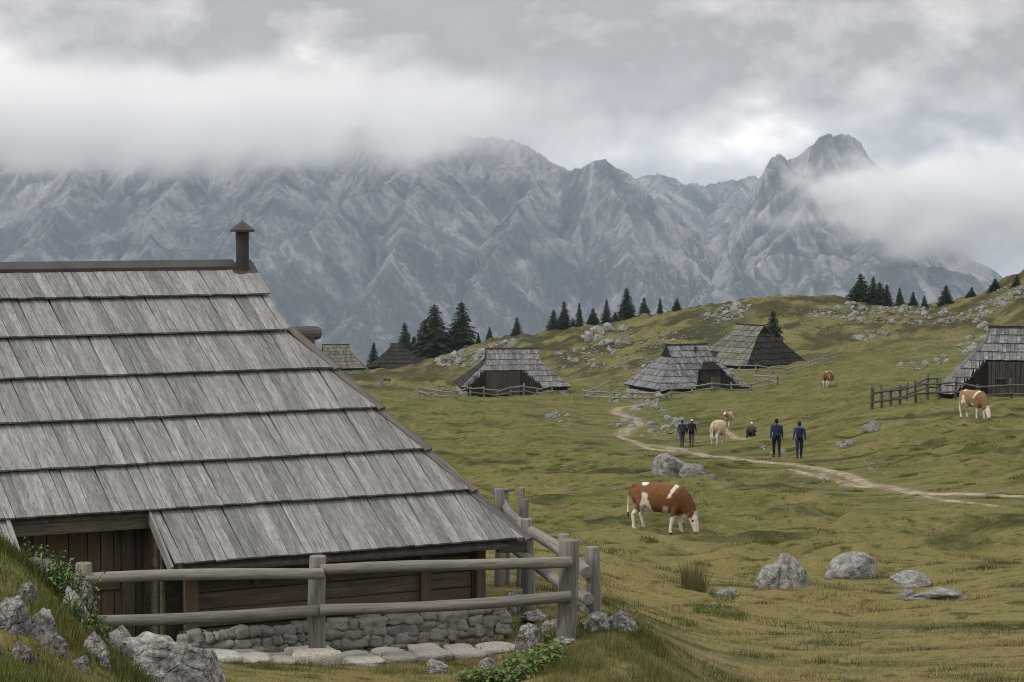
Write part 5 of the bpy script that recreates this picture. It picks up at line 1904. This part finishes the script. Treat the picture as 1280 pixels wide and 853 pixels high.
def person_parts(stride=0.16, arm=0.12):
    p = [([(0, 0, 0.90), (0, 0, 1.02), (0, 0.0, 1.18), (0, 0.0, 1.36), (0, 0.0, 1.46)], [0.165, 0.16, 0.165, 0.185, 0.10], 0.68, 16),
         ([(-0.185, 0, 1.41), (0.185, 0, 1.41)], [0.075, 0.075], 0.9, 12),
         ([(0, 0, 1.42), (0, 0.01, 1.55)], [0.062, 0.056], 1.0, 12),
         ([(0, 0.015, 1.555), (0, 0.01, 1.64), (0, 0.0, 1.70)], [0.070, 0.092, 0.070], 1.15, 14),
         ([(0, 0.095, 1.60), (0, 0.125, 1.585)], [0.018, 0.014], 1.0, 8)]
    for sx, st in ((-1, stride), (1, -stride)):
        x = sx * 0.095
        up = 0.03 if st < 0 else 0.0
        p.append(([(x, 0, 0.95), (x * 1.05, st * 0.55, 0.52), (x, st - (0.06 if st < 0 else 0), 0.13 + up)], [0.108, 0.07, 0.05], 1.0, 12))
        p.append(([(x, st - 0.05, 0.06 + up), (x * 1.1, st + 0.10, 0.042 + up * 0.6), (x * 1.15, st + 0.17, 0.035 + up * 0.3)], [0.052, 0.046, 0.036], 0.8, 10))
        sw = -st / stride * arm
        hx, hy, hz = sx * 0.285, sw + 0.03, 0.865
        p.append(([(sx * 0.205, 0, 1.40), (sx * 0.255, sw * 0.35 - 0.02, 1.13), (hx, sw, 0.91)], [0.066, 0.052, 0.036], 1.0, 10))
        p.append(([(hx, sw, 0.90), (hx, hy, hz - 0.02)], [0.034, 0.036], 1.2, 8))
        for fi in range(4):
            fy = hy - 0.028 + fi * 0.019
            L = (0.055, 0.07, 0.066, 0.05)[fi]
            p.append(([(hx, fy, hz - 0.03), (hx - sx * 0.008, fy + 0.006, hz - 0.03 - L * 0.6), (hx - sx * 0.022, fy + 0.008, hz - 0.03 - L)], [0.0095, 0.009, 0.0075], 1.0, 6))
        p.append(([(hx - sx * 0.012, hy + 0.032, hz), (hx - sx * 0.018, hy + 0.055, hz - 0.03)], [0.011, 0.009], 1.0, 6))
    return p


def person_paint(jacket, trousers, hair, cap=None):
    sk = np.array((0.34, 0.19, 0.13))

    def fn(P):
        x, y, z = P.T
        C_ = np.tile(np.array(trousers)[None], (len(P), 1)).astype(float)
        C_[z < 0.11] = (0.02, 0.017, 0.015)
        jk = ((z > 0.86) & (np.abs(x) < 0.21)) | ((z > 0.885) & (np.abs(x) >= 0.19))
        C_[jk] = jacket
        C_[(np.abs(x) > 0.22) & (z < 0.885)] = sk
        C_[(z > 1.475) & (np.abs(x) < 0.13)] = sk
        C_[(z > 1.475) & (z < 1.52) & (y < -0.02)] = jacket
        hr_ = (z > 1.53) & ((y < 0.02) | (z > 1.68)) & (np.abs(x) < 0.2)
        C_[hr_] = hair
        if cap: C_[(z > 1.635) & (np.abs(x) < 0.2)] = cap
        return C_
    return fn


WALK = skin(person_parts(), 0.011, 3)
WALK2 = skin(person_parts(-0.13, 0.10), 0.011, 3)
# backpack: rounded block with a lid and pocket
PACK = skin([([(0, -0.26, 0.98), (0, -0.27, 1.15), (0, -0.25, 1.36)], [0.14, 0.155, 0.13], 0.72, 14), ([(-0.07, -0.35, 1.05), (0.07, -0.35, 1.05)], [0.06, 0.06], 1.4, 10),
             ([(-0.10, -0.21, 1.40), (0.10, -0.21, 1.40)], [0.055, 0.055], 0.8, 10), ([(-0.1, -0.14, 1.32), (-0.115, 0.0, 1.475), (-0.12, 0.115, 1.36)], [0.022, 0.022, 0.02], 1.0, 8), ([(0.1, -0.14, 1.32), (0.115, 0.0, 1.475), (0.12, 0.115, 1.36)], [0.022, 0.022, 0.02], 1.0, 8)], 0.014, 3)
print('verts', len(WALK.vertices), len(PACK.vertices))


def walker(px, py, hpx, base, rz, jacket, trousers, hair, cap, pack, label, plabel, Y=None):
    p = hit(px, py) if Y is None else ground_at(px, Y)
    s = hpx * mpp(p.y) / 1.76
    print('person', label[:30], 'Y', round(p.y, 1), 'scale', round(s, 2))
    me = paint(base.copy(), person_paint(jacket, trousers, hair, cap)); me.materials.append(M['clothing']); me.name = 'person'
    o = obj('person', me)
    o.location = p + Vector((0, 0, 0.015)); o.rotation_euler = (0, 0, rz); o.scale = (s,) * 3
    tag(o, label, 'person', 'walkers on the footpath')
    pm = paint(PACK.copy(), lambda P: np.tile(np.array(pack)[None], (len(P), 1)) * (1 - 0.35 * (P[:, 2] > 1.36)[:, None])); pm.materials.append(M['clothing']); pm.name = 'backpack'
    b = obj('backpack', pm)
    b.location = o.location; b.rotation_euler = o.rotation_euler; b.scale = o.scale
    tag(b, plabel, 'backpack', 'backpacks of the walkers')


walker(970.5, 573, 50, WALK, R(4), (0.024, 0.038, 0.078), (0.012, 0.012, 0.015), (0.015, 0.012, 0.010), None, (0.014, 0.018, 0.030), 'walker in a dark blue jacket and black trousers on the footpath', 'dark backpack worn by the walker in black trousers')
walker(999, 574.5, 48, WALK2, R(-3), (0.034, 0.062, 0.140), (0.016, 0.024, 0.050), (0.018, 0.014, 0.011), None, (0.012, 0.014, 0.020), 'walker in a bright blue jacket and navy trousers on the footpath', 'black backpack worn by the walker in the bright blue jacket')
walker(852.5, 559, 34.5, WALK2, R(8), (0.026, 0.038, 0.075), (0.040, 0.050, 0.075), (0.02, 0.016, 0.012), None, (0.016, 0.022, 0.042), 'bareheaded walker in navy beside the one with a pale cap', 'navy backpack of the bareheaded walker')
walker(864.5, 558.5, 34.5, WALK, R(-10), (0.016, 0.018, 0.026), (0.050, 0.052, 0.060), (0.02, 0.016, 0.012), (0.40, 0.40, 0.40), (0.012, 0.013, 0.018), 'walker in black with a pale cap on the footpath', 'bulky black backpack of the walker with a pale cap')

# person sitting on the grass
sp_ = [([(0, 0, 0.12), (0, 0.0, 0.28), (0, 0.03, 0.50), (0, 0.05, 0.62)], [0.185, 0.165, 0.18, 0.10], 0.72, 16), ([(-0.18, 0.04, 0.58), (0.18, 0.04, 0.58)], [0.075, 0.075], 0.9, 12), ([(0, 0.05, 0.6), (0, 0.07, 0.71)], [0.06, 0.056], 1.0, 10),
       ([(0, 0.075, 0.72), (0, 0.07, 0.80), (0, 0.06, 0.86)], [0.07, 0.092, 0.07], 1.15, 14)]
for sx in (-1, 1):
    sp_.append(([(sx * 0.11, 0.02, 0.13), (sx * 0.19, 0.36, 0.42), (sx * 0.15, 0.56, 0.09)], [0.11, 0.075, 0.052], 1.0, 12))
    sp_.append(([(sx * 0.15, 0.54, 0.05), (sx * 0.16, 0.70, 0.045)], [0.05, 0.04], 0.8, 10))
    sp_.append(([(sx * 0.2, 0.04, 0.57), (sx * 0.27, 0.16, 0.36), (sx * 0.18, 0.36, 0.46)], [0.066, 0.05, 0.036], 1.0, 10))
    for fi in range(4):
        sp_.append(([(sx * (0.17 - fi * 0.018), 0.37, 0.475), (sx * (0.165 - fi * 0.018), 0.43, 0.47), (sx * (0.165 - fi * 0.018), 0.455, 0.44)], [0.0095, 0.009, 0.008], 1.0, 6))
    sp_.append(([(sx * 0.13, 0.35, 0.47), (sx * 0.10, 0.38, 0.50)], [0.011, 0.009], 1.0, 6))


def sit_paint(P):
    x, y, z = P.T
    C_ = np.tile(np.array((0.014, 0.014, 0.018))[None], (len(P), 1))
    C_[(z > 0.34) & (y < 0.24) & (z < 0.66)] = (0.075, 0.045, 0.032)
    C_[(z > 0.655)] = (0.34, 0.19, 0.13)
    C_[(z > 0.67) & (y < 0.07)] = (0.03, 0.02, 0.015)
    C_[(z > 0.80)] = (0.42, 0.40, 0.36)
    return C_


me = paint(skin(sp_, 0.012, 3), sit_paint); me.materials.append(M['clothing']); me.name = 'person'
o = obj('person', me)
p = hit(940, 546)
o.location = p + Vector((0, 0, -0.05)); o.rotation_euler = (0, 0, R(160)); o.scale = (1.05,) * 3
tag(o, 'person with a pale cap sitting on the grass, knees drawn up', 'person', 'people resting on the grass')


# ------------------------------------------------------------------ weeds, tufts, grass
def leaf_mat(name, a, b):
    k = NT(name, 0.7, 0.25)
    c = k.mix(k.attr('tone'), a, b)
    k.color(c)
    k.b.inputs['Subsurface Weight'].default_value = 0.0
    M[name] = k.m


leaf_mat('weed_leaf', (0.030, 0.060, 0.012), (0.105, 0.150, 0.035))
leaf_mat('dry_stalk', (0.16, 0.11, 0.045), (0.30, 0.22, 0.10))
leaf_mat('tuft_leaf', (0.060, 0.060, 0.018), (0.17, 0.135, 0.055))


def weed(px, py, label, n=60, h=0.16, spread=0.12, leaf=0.035, seed=0, Y=None):
    p = hit(px, py) if Y is None else ground_at(px, Y)
    r = np.random.default_rng(900 + seed)
    root = empty('leafy_weed', p, 0, label, 'plant', 'leafy weeds among the rocks')
    V, T, A = [], [], []
    SV = MB()
    for i in range(n):
        a = r.uniform(0, 6.28); d = spread * math.sqrt(r.random())
        base = np.array([d * math.cos(a), d * math.sin(a), gz(p.x + d * math.cos(a), p.y + d * math.sin(a)) - p.z])
        hh = h * r.uniform(0.4, 1.1)
        tip = base + np.array([r.normal() * 0.3 * hh, r.normal() * 0.3 * hh, hh])
        SV.tube([tuple(base), tuple((base + tip) / 2 + r.normal(size=3) * 0.01), tuple(tip)], [0.003, 0.0025, 0.0015], 4)
        for j in range(5):
            t = 0.3 + 0.7 * j / 4
            c_ = base + (tip - base) * t
            b = r.uniform(0, 6.28)
            dr = np.array([math.cos(b), math.sin(b), r.uniform(-0.3, 0.5)])
            sd = np.array([-math.sin(b), math.cos(b), 0])
            L = leaf * r.uniform(0.7, 1.3)
            w = L * 0.30
            m1 = c_ + dr * L * 0.5 + np.array([0, 0, 0.006]); e = c_ + dr * L + np.array([0, 0, -0.25 * L])
            o = len(V)
            V += [c_, m1 + sd * w, m1 - np.array([0, 0, 0.004]), m1 - sd * w, e]
            T += [(o, o + 1, o + 2), (o, o + 2, o + 3), (o + 1, o + 4, o + 2), (o + 2, o + 4, o + 3)]
            A += [r.random()] * 5
    lv = obj('leaves', tri_mesh('leaves', np.array(V), np.array(T), 'weed_leaf', {'tone': A}), root)
    st = SV.build('stems', 'weed_leaf', root)
    return root


weed(88, 760, 'clump of broad green weeds growing between the knoll rocks', 70, 0.20, 0.13, 0.035, 1)
weed(70, 735, 'pale green weeds at the top of the knoll beside the rounded rock', 50, 0.16, 0.10, 0.03, 2)
weed(112, 790, 'low green weeds trailing down the knoll slope', 40, 0.10, 0.10, 0.025, 3)
weed(668, 838, 'leafy green weeds in front of the craggy footing rock', 90, 0.26, 0.34, 0.085, 4)
weed(632, 850, 'broad-leaved weeds with pale undersides below the kerb end', 70, 0.18, 0.34, 0.08, 5)
weed(600, 852, 'small patch of weeds beside the half buried stone', 40, 0.14, 0.25, 0.07, 6)
weed(405, 816, 'dark weeds at the foot of the wall behind the middle fence post', 50, 0.12, 0.4, 0.05, 7)


def blades(X, Y, Z, H, Wd, seed, lean=0.45):
    """One bent blade (two triangles) per point."""
    n = len(X)
    r = np.random.default_rng(seed)
    a = r.uniform(0, 2 * math.pi, n)
    lx, ly = np.cos(a) * H * lean * r.uniform(0.2, 1.3, n), np.sin(a) * H * lean * r.uniform(0.2, 1.3, n)
    b = r.uniform(-0.7, 0.7, n)
    wx, wy = np.cos(b) * Wd / 2, np.sin(b) * Wd / 2
    base = np.stack([X, Y, Z - 0.01], -1)
    v0 = base + np.stack([-wx, -wy, np.zeros(n)], -1)
    v1 = base + np.stack([wx, wy, np.zeros(n)], -1)
    v2 = base + np.stack([lx, ly, H], -1)
    V = np.stack([v0, v1, v2], 1).reshape(-1, 3)
    T = np.arange(3 * n).reshape(-1, 3)
    return V, T


def tuft(px, py, label, n, h, spread, mat, seed, group=None, cat='grass tuft', w=0.012):
    p = hit(px, py)
    r = np.random.default_rng(seed)
    d = spread * np.sqrt(r.random(n)); a = r.uniform(0, 6.28, n)
    X, Y = d * np.cos(a), d * np.sin(a)
    Z = gza(X + p.x, Y + p.y) - p.z
    V, T = blades(X, Y, Z, h * r.uniform(0.35, 1.1, n), np.full(n, w), seed, 0.4)
    o = obj('grass_tuft', tri_mesh('grass_tuft', V, T, mat, {'tone': np.repeat(r.random(n), 3)}))
    o.location = p
    return tag(o, label, cat, group)


tuft(866, 737, 'tall brownish grass tuft alone on the pasture below the brown cow', 420, 0.55, 0.24, 'tuft_leaf', 31)
tuft(900, 768, 'low dark green tussock beyond the grass tuft', 500, 0.14, 0.5, 'weed_leaf', 32)
tuft(905, 745, 'dark grass tuft around the small dark stone', 260, 0.14, 0.3, 'weed_leaf', 33)
DG = 'dry stalks on the knoll'
for i, (x, y, h) in enumerate(((30, 702, 0.16), (58, 712, 0.20), (72, 728, 0.17), (48, 700, 0.14), (125, 800, 0.14), (168, 815, 0.12))):
    tuft(x, y, 'sparse golden dry grass stalks sticking up from the knoll', 9, h, 0.05, 'dry_stalk', 50 + i, DG, 'dry grass', 0.003)

k = NT('grass_blade', 0.85, 0.1)
c = k.ramp(k.attr('tone'), [(0.0, (0.036, 0.044, 0.011)), (0.35, (0.086, 0.091, 0.024)), (0.65, (0.162, 0.138, 0.055)), (1.0, (0.28, 0.235, 0.125))])
k.color(c)
M['grass_blade'] = k.m


def grass_field(N, y0, y1, hgt, seed, pw=1.0, umin=-0.26, umax=0.26, toff=0.0):
    r = np.random.default_rng(seed)
    # density falls with distance
    q = r.random(N)
    e = 1 - pw
    Y = (y0 ** e + q * (y1 ** e - y0 ** e)) ** (1 / e) if abs(e) > 1e-6 else y0 * (y1 / y0) ** q
    X = r.uniform(umin, umax, N) * Y
    u = (X - HUT_E.x) * HA.x + (Y - HUT_E.y) * HA.y
    v = (X - HUT_E.x) * HN.x + (Y - HUT_E.y) * HN.y
    keep = ~((v > 0.30) & (u < -0.1) & (v < 10.2))
    edge = sstep(umin, umin + 0.015, X / Y) * sstep(umax, umax - 0.03, X / Y) * (1 if y1 > 40 else sstep(y1, y1 - 1.5, Y))
    keep &= r.random(N) < edge
    # clumping
    cl_ = fbm(X / 0.7, Y / 0.7, 3, 121) + 0.5 * fbm(X / 0.22, Y / 0.22, 2, 122)
    keep &= (cl_ + r.uniform(-0.5, 0.75, N)) > 0
    for A_, w_ in PATHS:
        lo, hi = A_.min(0) - 1, A_.max(0) + 1
        m_ = np.nonzero(keep & (X > lo[0]) & (X < hi[0]) & (Y > lo[1]) & (Y < hi[1]))[0]
        if len(m_):
            d_ = np.full(len(m_), 1e9)
            for p_ in A_[::2]: d_ = np.minimum(d_, np.hypot(X[m_] - p_[0], Y[m_] - p_[1]))
            keep[m_[d_ < w_ * 0.5 + 0.9 * r.random(len(m_))]] = False
    X, Y, cl_ = X[keep], Y[keep], cl_[keep]
    Z = gza(X, Y)
    n = len(X)
    big_ = np.clip(fbm(X / 5.0, Y / 4.0, 3, 131) * 1.1 + 0.5, 0, 1)
    tone = np.clip(0.30 + toff - 0.10 * sstep(60, 110, Y) + 0.62 * (big_ - 0.5) + 0.18 + r.normal(0, 0.15, n) - 0.15 * np.clip(cl_, 0, 1), 0, 1)
    tone = np.clip(tone - 0.42 * np.clip(fbm(X / 5.5 + 3, Y / 3.6, 4, 91, 0.6) * 3.6 - 0.2, 0, 1) * sstep(18, 40, Y) + 0.20 * np.clip(fbm(X / 1.6, Y / 1.2, 3, 141), -1, 1), 0, 1)
    H = hgt[0] + (hgt[1] - hgt[0]) * r.random(n) ** 2
    H *= np.clip(0.7 + 0.7 * cl_, 0.4, 1.6)
    Wd = np.maximum(0.0045, Y / 2320 * 0.42) * r.uniform(0.7, 1.2, n)
    V, T = blades(X, Y, Z, H, Wd, seed + 1)
    return V, T, np.repeat(tone, 3)


parts = [grass_field(330000, 23.5, 52, (0.02, 0.065), 1, 1.3), grass_field(240000, 52, 120, (0.015, 0.055), 2, 1.3), grass_field(150000, 7.5, 23.5, (0.025, 0.11), 3, 1.0, -0.26, 0.0, -0.20), grass_field(70000, 23.5, 29.5, (0.05, 0.20), 4, 1.0, 0.005, 0.085, -0.16), grass_field(26000, 26.0, 29.0, (0.03, 0.12), 5, 1.0, -0.17, 0.0, -0.2), grass_field(26000, 9.5, 14.0, (0.04, 0.10), 6, 1.0, -0.24, -0.13, -0.22)]
rt_ = np.random.default_rng(77)
nt_ = 620
tY = 26 * (120 / 26) ** rt_.random(nt_); tX = rt_.uniform(-0.02, 0.26, nt_) * tY
tR = rt_.uniform(0.12, 0.42, nt_); tH = rt_.uniform(0.08, 0.20, nt_); tT = np.where(rt_.random(nt_) < 0.62, rt_.uniform(0.0, 0.25, nt_), rt_.uniform(0.6, 0.95, nt_))
ii = np.repeat(np.arange(nt_), 130)
a_ = rt_.uniform(0, 6.28, len(ii)); d_ = tR[ii] * np.sqrt(rt_.random(len(ii)))
bx, by = tX[ii] + d_ * np.cos(a_) * 1.6, tY[ii] + d_ * np.sin(a_)
V, T = blades(bx, by, gza(bx, by), tH[ii] * rt_.uniform(0.3, 1.1, len(ii)) * (1.1 - d_ / tR[ii] * 0.6), np.maximum(0.006, by / 2320 * 0.45), 78, 0.6)
parts.append((V, T, np.repeat(np.clip(tT[ii] + rt_.normal(0, 0.1, len(ii)), 0, 1), 3)))
off = 0
GV, GT, GA = [], [], []
for V, T, A in parts:
    GV.append(V); GT.append(T + off); GA.append(A); off += len(V)
gr = obj('grass', tri_mesh('grass', np.concatenate(GV), np.concatenate(GT), 'grass_blade', {'tone': np.concatenate(GA)}), kind='stuff')
tag(gr, 'short grazed grass with straw-coloured blades', 'grass')

# ------------------------------------------------------------------ air: haze and the clouds lying on the mountains
def volume_mat(name):
    m = bpy.data.materials.new(name)
    m.use_nodes = True
    n = m.node_tree.nodes; n.clear()
    out = n.new('ShaderNodeOutputMaterial')
    pv = n.new('ShaderNodeVolumePrincipled')
    m.node_tree.links.new(pv.outputs[0], out.inputs['Volume'])
    return m, pv


hm, pv = volume_mat('haze_air')
pv.inputs['Color'].default_value = (0.66, 0.795, 1.0, 1)
pv.inputs['Density'].default_value = 5.0e-5
pv.inputs['Anisotropy'].default_value = 0.1
M['haze_air'] = hm
hz = MB().box((0, 5000, -175), (17000, 16000, 1030)).build('haze', 'haze_air', None, kind='stuff')
tag(hz, 'thin blue mountain air filling the valley', 'haze')


def cloud(name, label, centre, rad, dens, nscale, gain, bias, seed, power=2.0):
    """A bank of cloud: an ellipsoid of vapour with a ragged edge."""
    m, pv = volume_mat(name + '_vapour')
    t = m.node_tree; n, l = t.nodes, t.links
    tc_ = n.new('ShaderNodeTexCoord')

    def mth(op, a, b=0.0, clamp=False):
        q = n.new('ShaderNodeMath'); q.operation = op; q.use_clamp = clamp
        for i, v in enumerate((a, b)):
            if isinstance(v, (int, float)): q.inputs[i].default_value = v
            else: l.new(v, q.inputs[i])
        return q.outputs[0]
    dv = n.new('ShaderNodeVectorMath'); dv.operation = 'DIVIDE'; dv.inputs[1].default_value = rad
    l.new(tc_.outputs['Object'], dv.inputs[0])
    sx = n.new('ShaderNodeSeparateXYZ'); l.new(dv.outputs[0], sx.inputs[0])
    q4 = [mth('POWER', mth('ABSOLUTE', sx.outputs[i]), power) for i in range(3)]
    rl = mth('POWER', mth('ADD', mth('ADD', q4[0], q4[1]), q4[2]), 1.0 / power)
    nz = n.new('ShaderNodeTexNoise'); nz.inputs['Scale'].default_value = 1.0 / nscale; nz.inputs['Detail'].default_value = 5.0; nz.inputs['Roughness'].default_value = 0.58
    mp = n.new('ShaderNodeMapping'); mp.inputs['Location'].default_value = (seed * 731.0, seed * 311.0, seed * 97.0); mp.inputs['Scale'].default_value = (1, 1, 1.35)
    l.new(tc_.outputs['Object'], mp.inputs[0]); l.new(mp.outputs[0], nz.inputs['Vector'])
    d = mth('ADD', mth('SUBTRACT', 1.0, rl), mth('MULTIPLY', mth('SUBTRACT', nz.outputs[0], 0.5), bias))
    d = mth('MULTIPLY', d, gain, True)
    d = mth('MULTIPLY', mth('MULTIPLY', d, d), dens)
    l.new(d, pv.inputs['Density'])
    pv.inputs['Color'].default_value = (0.975, 0.977, 0.982, 1)
    pv.inputs['Anisotropy'].default_value = 0.2
    M[name + '_vapour'] = m
    V, T = ICO[3]
    V = V / (np.abs(V) ** power).sum(1, keepdims=True) ** (1 / power) * np.array(rad) * 1.42
    o = obj(name, tri_mesh(name, V, T, m), kind='stuff')
    o.location = centre
    return tag(o, label, 'cloud')


def cl_at(px0, px1, py0, py1, Y):
    a, b = at(px0, py0, Y), at(px1, py1, Y)
    return (a + b) / 2, abs(b.x - a.x) / 2, abs(a.z - b.z) / 2


CLOUDS = True
if CLOUDS:
    c_, rx, rz_ = cl_at(-900, 860, 70, 220, 6850)
    cloud('cloud_bank', 'long cloud bank lying on the summits of the massif', c_, (rx, 850, rz_), 0.008, 240, 1.45, 1.75, 1, 3.0)
    c_, rx, rz_ = cl_at(960, 1460, 158, 344, 6750)
    cloud('cloud_bank', 'bright cloud wrapped round the flank of the sharp peak', c_, (rx, 300, rz_), 0.012, 150, 1.7, 2.1, 2, 2.0)
